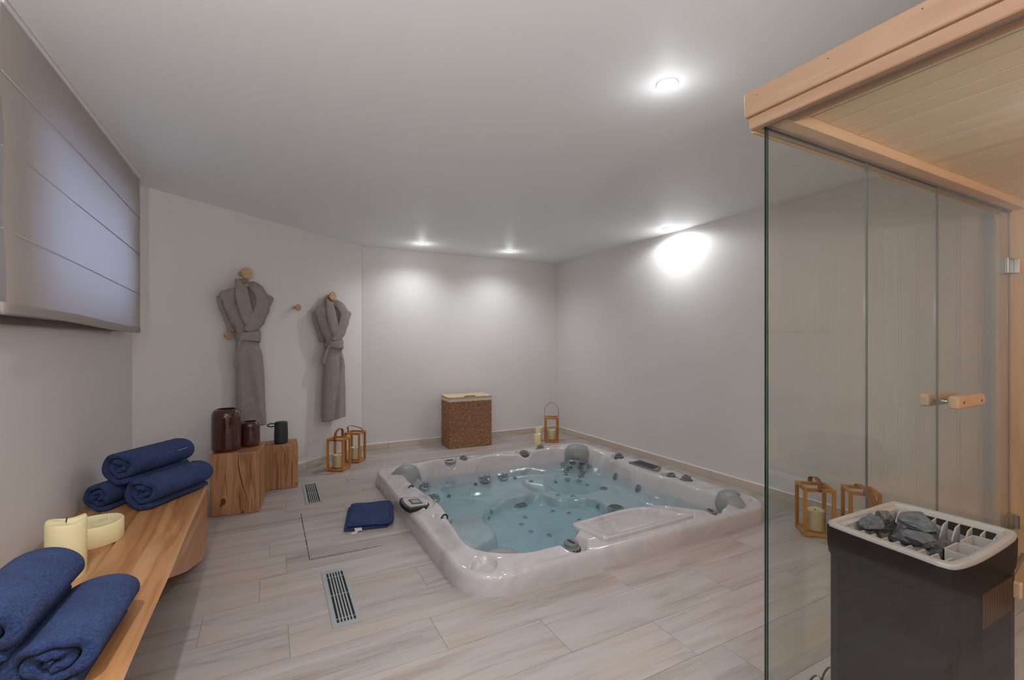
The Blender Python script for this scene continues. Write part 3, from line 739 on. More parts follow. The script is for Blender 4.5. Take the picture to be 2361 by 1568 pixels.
# hinges on the door
for z in (1.584, .328):
    hg = sbox('hinge', (3.175,SY1-GT-.014,z-.038), (3.252,SY1-GT+.0005,z+.038), 'steel', door, .002)
    sbox('hinge_plate', (3.256,SY1-.034,z-.038), (3.315,SY1-.020,z+.038), 'chrome', hg, .002)
    sbox('knuckle', (3.247,SY1-.040,z-.036), (3.260,SY1-.018,z+.036), 'chrome', hg, .004)
    for zz in (-.024,.024): MB().lathe([(.005,0),(.005,.003),(.003,.004)], 12, axis='y', c=L3((3.298,SY1-.0375,z+zz))).build('screw', 'steel', hg)
# handle, one bar on each face
for s_, yy in ((-1, SY1-.052), (1, SY1+.044)):
    x0, x1 = (2.467, 2.735)
    hb = MB().box(L3((x0,yy-.019,.936)), L3((x1,yy+.019,.990))).build('handle', 'sauna_wood_x', door, bevel=.012, bseg=4)
    for xs in (2.515, 2.690):
        MB().lathe([(.0055,0),(.0055,.002)], 14, axis='y', c=L3((xs, yy+(-.0205 if s_ < 0 else .0185), .962))).build('plug', 'knot', hb)
for xs in (2.515, 2.690): MB().tube([L3((xs,SY1-.040,.962)), L3((xs,SY1+.032,.962))], .0075, 14).build('handle_rod', 'chrome', door, smooth=True)
# frame: header, post, side channel and fascias
sbox('header', (SX0-.001,SY1-.060,SZ), (3.33,SY1+.030,SZ+.055), 'sauna_wood_x')
sbox('header', (SX0-.001,SY0,SZ), (SX0+.050,SY1-.0605,SZ+.055), 'sauna_wood')
sbox('glazing_channel', (SX0-.004,SY1-.013,SZ-.007), (3.25,SY1-.0095,SZ+.001), 'channel', bevel=0)
sbox('glazing_channel', (SX0-.004,SY1+.001,SZ-.007), (3.25,SY1+.004,SZ+.001), 'channel', bevel=0)
sbox('glazing_channel', (SX0-.004,SY0+.05,SZ-.007), (SX0-.0005,SY1-.014,SZ+.001), 'channel', bevel=0)
sbox('post', (3.254,SY1-.060,0), (3.36,SY1+.030,SZ), 'sauna_wood_z')
sbox('fascia', (SX0-.030,SY0,SZ-.004), (SX0-.002,SY1+.031,SZ+.032), 'sauna_wood', bevel=.003)
sbox('fascia', (SX0-.040,SY0,SZ+.0325), (SX0-.001,SY1+.040,SZ+.106), 'sauna_wood', bevel=.003)
sbox('fascia', (SX0-.001,SY1+.0305,SZ-.004), (SX1,SY1+.045,SZ+.106), 'sauna_wood_x', bevel=.003)
for (yy, zz) in ((SY1+.028-.03, SZ+.085), (SY1-.2, SZ+.085), (.48, SZ+.09)):
    MB().lathe([(.0016,0),(.0016,.0006)], 10, axis='x', c=L3((SX0-.0406,yy,zz))).build('nail', 'knot', sa)
# ceiling slats, gap shade painted on the sheet behind
x = 1.3745
for k in range(24):
    xa, xb = 1.374+k*.0893, 1.374+(k+1)*.0893-.0062
    if xa > SX1-.05: break
    sbox('ceiling_slat', (xa,SY0,SZ+.034), (min(xb,SX1-.02),SY1-.061,SZ+.050), 'sauna_slat', bevel=.0006)
sbox('roof_deck', (SX0,SY0,SZ+.056), (SX1,SY1+.03,SZ+.10), 'sauna_wood')
sbox('gap_shade_sheet', (SX0+.051,SY0+.001,SZ+.0375), (SX1-.021,SY1-.0615,SZ+.0555), 'gap_shade', bevel=0)  # dark sheet just above the slat faces, stands in for gap shade
# boarded back and right walls, seen in the glass
for k in range(24):
    xa = SX0+k*.0893
    if xa > SX1-.06: break
    sbox('wall_board', (xa,SY0-.03,0), (min(xa+.0868,SX1),SY0,SZ+.055), 'sauna_wood_z', bevel=.003)
for k in range(22):
    ya = SY0+k*.0893
    if ya > SY1-.15: break
    sbox('wall_board', (3.36,ya,0), (3.378,min(ya+.0868,SY1-.06),SZ+.055), 'sauna_wood_z', bevel=.003)
for (y0, y1, z) in ((SY0+.02, SY0+.60, .88), (SY0+.60, SY0+.98, .44)):
    for k in range(6):
        d_ = (y1-y0)/6; sbox('bench_slat', (1.90,y0+k*d_+.004,z), (3.355,y0+(k+1)*d_-.004,z+.028), 'sauna_wood_x', bevel=.003)
    sbox('bench_front', (1.90,y1-.02,z-.09), (3.355,y1,z), 'sauna_wood_x')
    for xx in (1.92, 3.30): sbox('bench_leg', (xx,y1-.07,0), (xx+.045,y1-.02,z-.0), 'sauna_wood_z')
# unseen fill lamp added inside the cabin
lm = thing('sauna_fill_lamp', 'added warm fill lamp inside the sauna on the boarded back wall', 'lamp', (2.35,SY0,1.62))
MB().box((-.10,0,-.06),(.10,.05,.06)).build('shade', 'sauna_wood_x', lm, bevel=.004)
ld = bpy.data.lights.new('sauna_fill_light', 'POINT'); ld.energy = 8.0; ld.color = (1.0,.87,.70); ld.shadow_soft_size = .06
lo = bpy.data.objects.new('sauna_fill_light', ld); COL.objects.link(lo); lo.parent = lm; lo.location = (0,.13,0)

# ------------------------------------------------------------------ sauna heater
HTX, HTY, HTZ = 1.575, .598, .70
he = thing('sauna_heater', 'black floor-standing electric sauna heater with a grey slotted stone tray', 'heater', (HTX,HTY,0))
rim_w = [(1.418,.742),(1.437,.748),(1.62,.745),(1.76,.742),(1.785,.722),(1.793,.50),(1.776,.462),(1.70,.450),(1.50,.445),(1.395,.455),(1.375,.478),(1.378,.52),(1.40,.715)]
rim = [(x-HTX,y-HTY) for x,y in rim_w]
hc = np.array(rim).mean(0)
def scl(f, dx=0, dy=0): return [(hc[0]+(x-hc[0])*f+dx, hc[1]+(y-hc[1])*f+dy) for x,y in rim]
body = MB().prism(scl(.985), .03, HTZ-.085); body.build('housing', 'heater_black', he, bevel=.012, bseg=3)
MB().prism(scl(.93), 0, .03).build('plinth', 'heater_inner', he)
sk = MB(); ns = smooth_loop(rim, 4).tolist(); nn_ = len(ns)
def rg(f, z): return [(hc[0]+(p[0]-hc[0])*f, hc[1]+(p[1]-hc[1])*f, z) for p in ns]
P_ = []
for f, z in ((.985,HTZ-.088),(1.0,HTZ-.06),(1.005,HTZ-.015),(1.0,HTZ-.010)): P_ += rg(f, z)
sk.grid(P_, 4, nn_, wrap_v=True).build('collar', 'heater_black', he, smooth=True)
P_ = []
for f, z in ((.99,HTZ-.014),(.995,HTZ-.004),(.98,HTZ),(.90,HTZ+.001),(.885,HTZ-.001),(.875,HTZ-.007),(.84,HTZ-.008),(.80,HTZ-.010),(.785,HTZ-.03),(.74,HTZ-.11)): P_ += rg(f, z)
tr = MB().grid(P_, 10, nn_, wrap_v=True).build('stone_tray', 'heater_grey', he, smooth=True, auto=45)
MB().prism(scl(.775), HTZ-.115, HTZ-.108).build('tray_floor', 'heater_inner', he)
# dark slots with fins along both long sides of the tray
for sd in (0, 1):
    xw = 1.745 if sd else 1.415
    for k in range(9):
        yv = .488+k*.0265
        x0_, x1_ = (xw-.062, xw+.004) if sd else (xw-.002, xw+.060)
        pts_ = [(x0_-HTX,yv-HTY,HTZ-.095 if sd else HTZ-.012),(x1_-HTX,yv-HTY,HTZ-.012 if sd else HTZ-.095)]
        f_ = MB(); th = .0035
        hi, lo2 = HTZ-.0085, HTZ-.10
        prof_ = ([(x0_,hi-.075),(x0_+.012,hi-.035),(x0_+.034,hi-.006),(x1_,hi),(x1_,lo2),(x0_,lo2)] if sd else [(x0_,hi),(x1_-.016,hi-.002),(x1_-.004,hi-.02),(x1_,hi-.06),(x1_,lo2),(x0_,lo2)])
        n6 = len(prof_); vs_ = [(px-HTX,yv-HTY-th/2,pz) for px,pz in prof_]+[(px-HTX,yv-HTY+th/2,pz) for px,pz in prof_]
        f_.add(vs_, [tuple(range(n6)), tuple(range(2*n6-1,n6-1,-1))]+[(i,(i+1)%n6,n6+(i+1)%n6,n6+i) for i in range(n6)]).build('fin', 'heater_grey', he)
    # dark wall behind the fins
    xx0, xx1 = (xw-.002,xw+.004) if sd else (xw-.004,xw+.002)
    MB().box((xx0-HTX,.482-HTY,HTZ-.10),(xx1-HTX,.708-HTY,HTZ-.0095)).build('slot_back', 'heater_inner', he)
# two small water wells at the near end
for (xa, xb) in ((1.50,1.585),(1.59,1.68)):
    w_ = MB(); a_, b_ = (xa-HTX,.470-HTY,HTZ-.06), (xb-HTX,.520-HTY,HTZ-.009); t_ = .0035
    w_.box(a_, (b_[0],b_[1],a_[2]+.004)); w_.box(a_, (a_[0]+t_,b_[1],b_[2])); w_.box((b_[0]-t_,a_[1],a_[2]), b_); w_.box(a_, (b_[0],a_[1]+t_,b_[2])); w_.box((a_[0],b_[1]-t_,a_[2]), b_)
    w_.build('water_well', 'heater_grey', he)
# perforated side at the near end and guard bracket
MB().box((1.50-HTX,.4465-HTY,HTZ-.175),(1.69-HTX,.4515-HTY,HTZ-.088)).build('vent_mesh', 'mesh_dark', he)
for k in range(16): MB().box((1.503+k*.0118-HTX,.4450-HTY,HTZ-.173),(1.5045+k*.0118-HTX,.4470-HTY,HTZ-.090)).build('mesh_wire', 'leather_dark', he)
MB().tube([(1.765-HTX,.478-HTY,.561),(2.05-HTX,.52-HTY,.556)], .007, 10).build('guard_rail', 'steel', he, smooth=True)
MB().box((1.742-HTX,.446-HTY,.535),(1.762-HTX,.470-HTY,.575)).build('rail_bracket', 'sauna_wood_x', he, bevel=.003)
# stones
def stone(seed, r, sc):
    rg_ = random.Random(seed); bm = bmesh.new(); bmesh.ops.create_icosphere(bm, subdivisions=4, radius=r)
    planes = []
    for k in range(11):
        v_ = Vector((rg_.gauss(0,1),rg_.gauss(0,1),rg_.gauss(0,1))).normalized(); planes.append((v_, r*rg_.uniform(.52,.88)))
    for v_ in bm.verts:
        for nrm_, d_ in planes:
            dd = v_.co.dot(nrm_)
            if dd > d_: v_.co -= nrm_*(dd-d_)
        v_.co *= 1+.05*(math.sin(v_.co.x*310+seed)*math.sin(v_.co.y*270+1.7*seed)*math.sin(v_.co.z*420)) + rg_.uniform(-.02,.02)
        v_.co.x *= sc[0]; v_.co.y *= sc[1]; v_.co.z *= sc[2]
    me_ = bpy.data.meshes.new('sauna_stone'); bm.to_mesh(me_); bm.free(); me_.materials.append(MATS['stone']); return me_
ST = [ # x, y, radius, stretch, turn, tilt, label; laid from the bottom of the tray upwards
       (1.583,.566,.040,(1.15,.85,.62),0.4,0.0,'sauna stone half buried under the flat grey one'),
       (1.530,.628,.040,(1.05,1.0,.62),1.2,0.1,'low broad sauna stone beside the short slots of the tray'),
       (1.622,.640,.042,(1.05,.95,.75),2.3,0.0,'rounded sauna stone in the middle of the heater tray'),
       (1.508,.572,.031,(1.0,1.05,.75),0.2,0.1,'small low sauna stone against the short slots'),
       (1.533,.690,.038,(1.1,.75,.80),0.1,-.25,'flat dark sauna stone leaning below the big upright stone'),
       (1.652,.572,.031,(1.05,.9,.85),1.0,0.0,'small rounded sauna stone at the near end of the long slots'),
       (1.610,.690,.048,(1.15,.55,.95),0.15,0.1,'big upright grey sauna stone standing at the back end of the heater tray'),
       (1.552,.588,.042,(1.25,.85,.48),0.6,0.12,'flat grey sauna stone beside the water wells'),
       (1.622,.612,.046,(1.15,.90,.60),2.6,-.22,'large wedge-shaped dark sauna stone near the long row of slots') ]
bpy.context.view_layer.update()
laid = [c_ for c_ in he.children if c_.type == 'MESH']
for i, (x, y, r_, sc, tw, tl, lb) in enumerate(ST):
    o = inst('sauna_stone', stone(100+i, r_, sc), None, (x,y,HTZ+.25), (tl,0,tw)); tag(o, lb, 'stone', 'stones in the sauna heater')
    o.location.z -= drop_gap(o, laid)+.0015      # comes to rest on the tray, the fins or the stones below
    laid.append(o)
# ------------------------------------------------------------------ roman blind
bl = thing('roman_blind', 'off-white fabric roman blind glowing with blue daylight', 'blind', (-.728,2.86,1.27))
BY0, BY1 = 1.992-2.86, 3.735-2.86
nu, nv = 70, 48; pts = []
for s_ in (0, 1):
    for i in range(nu):
        u = i/(nu-1); yv = BY0+(BY1-BY0)*u
        for j in range(nv):
            v = j/(nv-1); zb = .030-.026*u+.006*math.sin(u*PI*2); zz = zb+(CEIL-1.27-.016-zb)*v
            xx = .006*math.sin(u*9)*(1-v)+.004*math.sin(v*14+u*3)+.012*math.exp(-((u)/.06)**2)*(1-v)
            pts.append((xx+s_*.0018, yv+.004*math.sin(v*5)*(1 if u < .1 else 0), zz))
m_ = MB(); m_.grid(pts[:nu*nv], nu, nv)
m_.build('cloth', 'blind_cloth', bl, smooth=True)
for z in (1.545, 1.80, 2.03): MB().tube([(.004,BY0,z-1.27+.018),(.004,(BY0+BY1)/2,z-1.27-.004),(.004,BY1,z-1.27-.03)], .0022, 8).build('rod_pocket', 'blind_cloth', bl, smooth=True)
MB().tube([(.003,BY0+k*(BY1-BY0)/20,.046-.026*k/20+.006*math.sin(k/20*PI*2)) for k in range(21)], .020, 10, flat=.22, up=(1,0,0)).build('hem', 'blind_cloth', bl, smooth=True)
MB().box((-.025,BY0,CEIL-1.27-.020),(.010,BY1+.004,CEIL-1.27-.002)).build('head_rail', 'lamp_white', bl, bevel=.003)
MB().box((-.003,BY1-.006,.01),(.005,BY1+.002,CEIL-1.27-.02)).build('side_hem', 'blind_cloth', bl)

# ------------------------------------------------------------------ solid wood bench along the left wall
be = thing('wooden_bench', 'long honey-coloured solid wood bench along the left wall', 'bench', (-.55,2.0,0))
BZ = .40; BXF = -.302; BXB = XL+.004; YE, YN = 3.19, .30
UND = [(.30,.0),(.42,.10),(.60,.27),(.80,.37),(1.0,BZ-.03),(1.95,.372),(2.149,.317),(2.486,.195),(2.80,.095),(2.96,.046),(3.10,.012),(3.19,0.0)]
def under(yv): return float(np.interp(yv, [p[0] for p in UND], [p[1] for p in UND]))
ys = [float(t_) for t_ in np.linspace(YN, YE, 60)]
XC = -.545
def bench_part(name, xf, xb, mats, front):
    pts = []; prof_n = 7
    for yv in ys:
        zb = min(under(yv), BZ-.030); cut = .060*min(1,max(0,(zb-.2)/(BZ-.23)))**2 if front else 0
        wob = -.010*(1-yv/YE)+.0015*math.sin(yv*7)
        xx = xf+(wob if front else 0)
        row = [(xb,zb),(xb,BZ),(xx-.010,BZ),(xx,BZ-.008),(xx-.004,BZ-.014),(xx-cut*.8-.006,max(zb,BZ-.05)),(xx-cut-.008,zb)]
        pts += [(a+.55, yv-2.0, b_) for a, b_ in row]
    m_ = MB(); m_.grid(pts, len(ys), prof_n, wrap_v=True)
    n0 = (len(ys)-1)*prof_n
    m_.f += [tuple(range(prof_n-1,-1,-1)), tuple(range(n0,n0+prof_n))]; m_.m += [0,0]
    return m_.build(name, mats, be, auto=30)
bench_part('plank', BXF, XC+.002, 'bench_wood', True)
bench_part('plank', XC-.002, BXB, 'bench_wood', False)

# ------------------------------------------------------------------ oak block stools
def ribbon(pts, wd, name, mat, par, y):
    m_ = MB(); P = catmull(pts, 5); n = len(P); vs_ = []
    for i, (x, z) in enumerate(P):
        a = P[max(0,i-1)]; b_ = P[min(n-1,i+1)]; t_ = Vector((b_[0]-a[0],b_[1]-a[1])).normalized(); h = wd*math.sin(PI*(i+.5)/n)**.6/2
        vs_ += [(x-t_.y*h,y,z+t_.x*h),(x+t_.y*h,y,z-t_.x*h)]
    m_.add(vs_, [(2*i,2*i+1,2*i+3,2*i+2) for i in range(n-1)]); return m_.build(name, mat, par)
def block(label, x, y, rz, wd, dp, hg, cracks, knots):
    e = thing('block_stool', label, 'stool', (x,y,0), rz)
    m_ = MB(); nx = 9; rg_ = random.Random(int(hg*1000)); 
    m_.box((-wd/2,0,0),(wd/2,dp,hg)); m_.build('block', 'oak', e, bevel=.006, bseg=2)
    for pts_, w_ in cracks: ribbon(pts_, w_, 'crack', 'crack', e, -.0008)
    for (kx, kz, kr) in knots:
        MB().lathe([(kr,0),(kr*.2,-.0006)], 18, axis='y', c=(kx,-.0004,kz), sx=1.25, sy=.8).build('knot', 'knot', e)
    return e
s1 = block('taller oak block stool with deep cracks beside the bench end', -.2035, 3.772, math.radians(-7), .30, .30, .43,
    [([(.02,.425),(.024,.33),(.045,.22),(.075,.10)], .006), ([(.03,.15),(.033,.09),(.035,.005)], .004), ([(.09,.42),(.096,.30),(.112,.18)], .003), ([(-.06,.30),(-.052,.22),(-.045,.13)], .0025), ([(.105,.10),(.107,.01)], .003)],
    [(-.07,.10,.020),(-.082,.075,.010),(.05,.012,.010)])
s2 = block('shorter oak block stool carrying the black speaker', .075, 4.246, math.radians(0), .30, .235, .364,
    [([(.02,.36),(.05,.28),(.035,.16)], .003), ([(.108,.25),(.104,.10),(.106,.008)], .005), ([(-.03,.30),(-.035,.18)], .002)], [(-.125+.005,.255,.008),(.142-.004,.03,.006)])

# ------------------------------------------------------------------ amber glass jars, speaker
def jar(label, x, y, z, r_, h):
    prof = [(r_*.86,0),(r_*.96,.006),(r_,.022),(r_*1.0,h*.80),(r_*.97,h*.90),(r_*.86,h*.965),(r_*.72,h*.992),(r_*.66,h),(r_*.63,h*.996),(r_*.66,h*.97),(r_*.84,h*.93),(r_*.93,h*.80),(r_*.94,.03),(r_*.7,.016),(.001,.014)]
    o = MB().lathe(prof, 48).build('glass_jar', 'amber_glass', None, smooth=True, loc=(x,y,z)); return tag(o, label, 'jar', 'amber jars on the oak stool')
jar('tall dark amber glass jar on the taller oak stool', -.262, 3.915, .43, .0955, .300)
jar('short dark amber glass jar behind the tall one', -.116, 4.002, .43, .066, .185)
sp = thing('portable_speaker', 'small black portable speaker with a loop handle on the shorter stool', 'speaker', (.100,4.335,.364))
MB().lathe([(.046,0),(.050,.004),(.0525,.02),(.053,.05),(.050,.16),(.0485,.172),(.044,.178),(.02,.1795),(.001,.1795)], 40).build('body', 'speaker_black', sp, smooth=True)
MB().lathe([(.0532,.058),(.0534,.060),(.0531,.062)], 40, cap0=False, cap1=False).build('seam', 'black_plastic', sp)
MB().tube(catmull([(-.045,0,.163),(-.075,0,.168),(-.096,0,.160),(-.098,0,.150),(-.075,0,.142),(-.047,0,.146)], 6), .005, 8, up=(0,1,0)).build('loop_handle', 'black_plastic', sp, smooth=True)

# ------------------------------------------------------------------ rolled navy towels
def rolled(label, x, y, z, rz, a, b, length, seed, group, turns=2.6, tilt=0.0, tag_at=None):
    """roll lies along local +Y, its open spiral end at the origin"""
    rg_ = random.Random(seed); th = 1.0/(turns+.35); n = 150; outer = []; inner = []
    for i in range(n):
        t_ = i/(n-1); an = t_*turns*2*PI; r_ = .09+(1-.09)*t_
        wob = 1+.035*math.sin(an*1.7+seed)+.02*math.sin(an*3.1+2*seed)
        ro = r_*wob; ri = max(.02, (r_-th*.93)*wob)
        sq = 1.0 if math.sin(an+.6) > 0 else .93
        ca, sn_ = math.cos(an-PI*.35-turns*2*PI), math.sin(an-PI*.35-turns*2*PI)
        outer.append((ro*ca*a, ro*sn_*b)); inner.append((ri*ca*a, ri*sn_*b))
    m_ = MB(); segs = []
    prof = [(0.010,.30),(0.003,.75),(0.0,1.0)]
    stations = [(.0,.45),(.004,.82),(.014,1.0)]+[(.014+(length-.028)*k/8,1.0) for k in range(1,8)]+[(length-.014,1.0),(length-.004,.82),(length,.45)]
    npt = 2*n; vs_ = []
    for k, (yy, f) in enumerate(stations):
        push = [rg_.uniform(-.004,.004) if k in (0,1) else 0 for _ in range(1)][0]
        for lst, sgn in ((outer,1),(inner[::-1],-1)):
            src = outer if sgn == 1 else outer[::-1]; oth = inner if sgn == 1 else inner[::-1]
            for p, q_ in zip(lst, (oth if sgn == 1 else outer[::-1])):
                mx, mz = (p[0]+q_[0])/2, (p[1]+q_[1])/2
                ii = math.atan2(p[1],p[0]); ed = .006*math.sin(ii*2+seed)+.004*math.sin(ii*5) if k < 3 else 0
                vs_.append((mx+(p[0]-mx)*f, yy+ed, mz+(p[1]-mz)*f))
    ns_ = len(stations); fs_ = []
    for k in range(ns_-1):
        for i in range(npt):
            j = (i+1)%npt; fs_.append((k*npt+i,k*npt+j,(k+1)*npt+j,(k+1)*npt+i))
    for k in (0, ns_-1):
        for i in range(n-1):
            fs_.append((k*npt+i,k*npt+i+1,k*npt+npt-2-i,k*npt+npt-1-i))
    m_.add(vs_, fs_)
    e = m_.build('rolled_towel', 'navy_terry', None, smooth=True, loc=(x,y,z), rot=(tilt,0,rz)); tag(e, label, 'towel', group)
    if tag_at:
        MB().add([(tag_at[0],tag_at[1],tag_at[2]),(tag_at[0]+.03,tag_at[1]+.03,tag_at[2]+.012),(tag_at[0]+.03,tag_at[1]+.04,tag_at[2]+.016),(tag_at[0],tag_at[1]+.012,tag_at[2]+.004)], [(0,1,2,3)]).build('embroidery', 'thread_white', e)
    return e
def nestle(top, a, b, base):
    """slide the top roll sideways until it rests on both rolls below"""
    p_ = Vector((math.cos(base), math.sin(base), 0)); o0 = top.location.copy(); top.location.z = 1.0
    def gaps(t_):
        top.location.x, top.location.y = o0.x+p_.x*t_, o0.y+p_.y*t_
        return drop_gap(top, [a]), drop_gap(top, [b])
    lo_, hi_ = -.09, .09
    for _ in range(9):
        m0 = (lo_+hi_)/2; ga, gb = gaps(m0)
        if ga > gb: hi_ = m0        # meets b (further along +p) first: move back towards a
        else: lo_ = m0
    ga, gb = gaps((lo_+hi_)/2); top.location.z -= min(ga, gb)+.004
n1 = rolled('rolled navy towel at the bench front edge, under the large top roll', -.437, 1.43, .470, math.radians(-3), .112, .071, .34, 1, 'three large rolled towels')
n2 = rolled('rolled navy towel against the wall side, under the large top roll', -.665, 1.40, .470, math.radians(3), .108, .071, .34, 5, 'three large rolled towels')
n3 = rolled('large rolled navy towel lying on top of the near pair', -.548, 1.42, .603, math.radians(-2), .112, .076, .36, 3, 'three large rolled towels')
nestle(n3, n2, n1, 0.0)
FD = -math.radians(33)
f1 = rolled('rolled navy towel at the bench end edge, lower right of the far stack', -.538, 2.795, .484, FD, .108, .085, .38, 8, 'three rolled towels at the bench end')
f2 = rolled('rolled navy towel tucked by the wall, lower left of the far stack', -.714, 2.86, .472, FD+math.radians(4), .082, .073, .26, 11, 'three rolled towels at the bench end')
f3 = rolled('rolled navy towel topping the far stack', -.640, 2.87, .602, FD+math.radians(-1), .112, .088, .38, 14, 'three rolled towels at the bench end', tag_at=(.086,.25,.022))
nestle(f3, f2, f1, FD)

# ------------------------------------------------------------------ candles
def pillar(label, x, y, z, r_, h, wave=.004, wicks=1, mat='wax', group=None, dip=.006, white=False):
    e = thing('candle', label, 'candle', (x,y,z), 0, group)
    m_ = MB(); seg = 40; prof = [(r_*.97,0),(r_,.004),(r_,h-.006),(r_*.95,h),(r_*.82,h-dip*.7),(r_*.4,h-dip),(.001,h-dip)]
    m_.lathe(prof, seg)
    for i, (vx, vy, vz) in enumerate(m_.v):
        if vz > h*.6: m_.v[i] = (vx,vy,vz+wave*math.sin(math.atan2(vy,vx)*2+1)+wave*.5*math.sin(math.atan2(vy,vx)*3))
    m_.build('wax_body', mat, e, smooth=True, auto=50)
    for k in range(wicks):
        a = 2*PI*k/wicks+.5; d_ = 0 if wicks == 1 else r_*.5
        MB().tube([(d_*math.cos(a),d_*math.sin(a),h-dip-.002),(d_*math.cos(a)+.002,d_*math.sin(a),h-dip+.014)], .0022 if not white else .0035, 6).build('wick', 'wick_white' if white else 'wick', e)
    return e
pillar('tall ivory pillar candle on the bench behind the near towels', -.615, 2.13, BZ, .054, .195, wave=.006)
pillar('wide low ivory candle with three wicks on the bench', -.625, 2.455, BZ, .096, .082, wave=.0015, wicks=3, white=True, dip=.010)
pillar('tall ivory pillar candle on the floor near the corner lantern', 2.945, 4.86, 0, .040, .165, group='candles on the floor by the corner')
pillar('short ivory pillar candle on the floor beside the taller one', 2.822, 4.69, 0, .040, .125, group='candles on the floor by the corner')

# ------------------------------------------------------------------ lanterns
def lantern(label, x, y, rz, w_, h, strap, cand_label, cand=(.050,.115), extra=None):
    e = thing('lantern', label, 'lantern', (x,y,0), rz, 'wooden frame lanterns'); t_ = .019; s_ = w_/2
    for sx in (-1,1):
        for sy in (-1,1):
            MB().box((sx*s_-(t_ if sx > 0 else 0),sy*s_-(t_ if sy > 0 else 0),.004),(sx*s_+(t_ if sx < 0 else 0),sy*s_+(t_ if sy < 0 else 0),h)).build('post', 'bamboo', e, bevel=.001, bseg=1)
    for sx in (-1,1):
        a = sx*s_-(t_ if sx > 0 else 0)
        MB().box((a,-s_+t_,h-t_),(a+t_,s_-t_,h)).build('top_rail', 'bamboo', e, bevel=.001, bseg=1)
        MB().box((-s_+t_,a,h-t_),(s_-t_,a+t_,h)).build('top_rail', 'bamboo', e, bevel=.001, bseg=1)
    MB().box((-s_+.002,-s_+.002,.004),(s_-.002,s_-.002,.020)).build('base', 'bamboo', e, bevel=.001, bseg=1)
    for sx in (-1,1):
        for sy in (-1,1): MB().lathe([(.006,0),(.006,.0045)], 10, c=(sx*(s_-.012),sy*(s_-.012),0)).build('foot', 'leather_dark', e)
    MB().lathe([(.058,.022),(.059,.026),(.059,.150),(.0575,.150),(.0575,.028),(.001,.026)], 36).build('glass_cylinder', 'thin_glass', e, smooth=True)
    P = catmull(strap, 7); wd = .013; n = len(P); vs_ = []
    for (px, py, pz) in P: vs_ += [(px-wd,py,pz),(px+wd,py,pz)]
    m_ = MB(); m_.add(vs_, [(2*i,2*i+1,2*i+3,2*i+2) for i in range(n-1)])
    so = m_.build('strap', 'leather', e, smooth=True); md = so.modifiers.new('thick', 'SOLIDIFY'); md.thickness = .003
    for py in (-s_-.002, s_+.002): MB().lathe([(.006,-.002),(.006,.002)], 12, axis='y', c=(0,py,h-.009)).build('rivet', 'rivet', so)
    pillar(cand_label, x, y, .026, cand[0], cand[1], wave=.003, group='candles inside lanterns')
    return e
def arch(w_, h, top, lean=0.0, side=0.0):
    s_ = w_/2
    return [(0,-s_-.001,h-.012),(side*.3,-s_+.002,h+.02),(side,-s_*.75+lean*.5,h+top*.75),(side,lean,h+top),(side,s_*.75+lean*.5,h+top*.75),(side*.3,s_-.002,h+.02),(0,s_+.001,h-.012)]
def flop(w_, h, drop):
    s_ = w_/2
    return [(0,-s_-.001,h-.010),(0,-s_-.006,h+.012),(.02,-s_-.03,h-.03),(.03,-s_-.035,h-drop),(.035,-s_-.028,h-drop*.5),(.02,-s_+.01,h+.012),(0,0,h+.020),(0,s_*.6,h+.016),(0,s_+.002,h-.008)]
lantern('bamboo frame lantern standing in front of its twin by the angled wall', .600, 4.660, math.radians(-33), .165, .300, arch(.165,.300,.085,.02), 'ivory candle in the front lantern by the angled wall')
lantern('bamboo frame lantern behind its twin, at the angled wall corner', .790, 4.905, math.radians(57), .160, .300, arch(.16,.30,.06,.045), 'ivory candle in the rear lantern by the angled wall')
lantern('bamboo frame lantern with tall upright strap in the back right corner', 3.065, 4.760, math.radians(62), .165, .300, [(0,-.0835,.288),(0,-.085,.36),(0,-.083,.40),(0,-.04,.46),(0,0,.475),(0,.04,.46),(0,.083,.40),(0,.085,.36),(0,.0835,.288)], 'ivory candle in the corner lantern')
lantern('bamboo frame lantern with leather strap seen through the sauna glass', 3.075, 1.695, math.radians(-43), .175, .300, arch(.175,.30,.055,-.02), 'ivory candle in the lantern by the tub corner', cand=(.053,.12))
lantern('bamboo frame lantern with its strap fallen outwards, behind the heater', 3.250, 1.520, math.radians(-48), .165, .300, [(0,-.084,.290),(.0,-.088,.315),(.01,-.105,.27),(.03,-.112,.20),(.045,-.106,.20),(.03,-.095,.28),(0,-.03,.318),(0,.05,.316),(0,.084,.292)], 'wide ivory candle in the lantern behind the heater', cand=(.053,.13))
pillar('low ivory candle on the floor beside the lantern behind the heater', 3.075, 1.375, 0, .060, .10)

# ------------------------------------------------------------------ laundry basket
ba = thing('laundry_basket', 'tall brown woven seagrass laundry basket with hinged lid', 'laundry basket', (2.070,4.930,0), math.radians(-2.5))
bw, bd, bh = .515, .285, .535
def rect_pt(t_, w_, d_, rc=.012):
    per = 2*(w_+d_); s_ = (t_%1)*per
    if s_ < w_: return (-w_/2+s_, 0, 0, -1)
    s_ -= w_
    if s_ < d_: return (w_/2, s_, 1, 0)
    s_ -= d_
    if s_ < w_: return (w_/2-s_, d_, 0, 1)
    s_ -= w_
    return (-w_/2, d_-s_, -1, 0)
nu, nv = 320, 130; pts = []; rowh = bh/30
for i in range(nu):
    x0, y0, nx_2, ny_2 = rect_pt(i/nu, bw, bd)
    for j in range(nv):
        z = bh*j/(nv-1); row = int(z/rowh); fr = (z/rowh)%1
        ph = (i/nu*2*(bw+bd))/.030*PI+(row%2)*PI+.4*math.sin(row*2.3)
        b_ = .0085*abs(math.sin(PI*fr))**.6*(.55+.45*math.sin(ph))+.0015*math.sin(row*1.7+i*.05)
        pts.append((x0+nx_2*b_, y0+ny_2*b_, z))
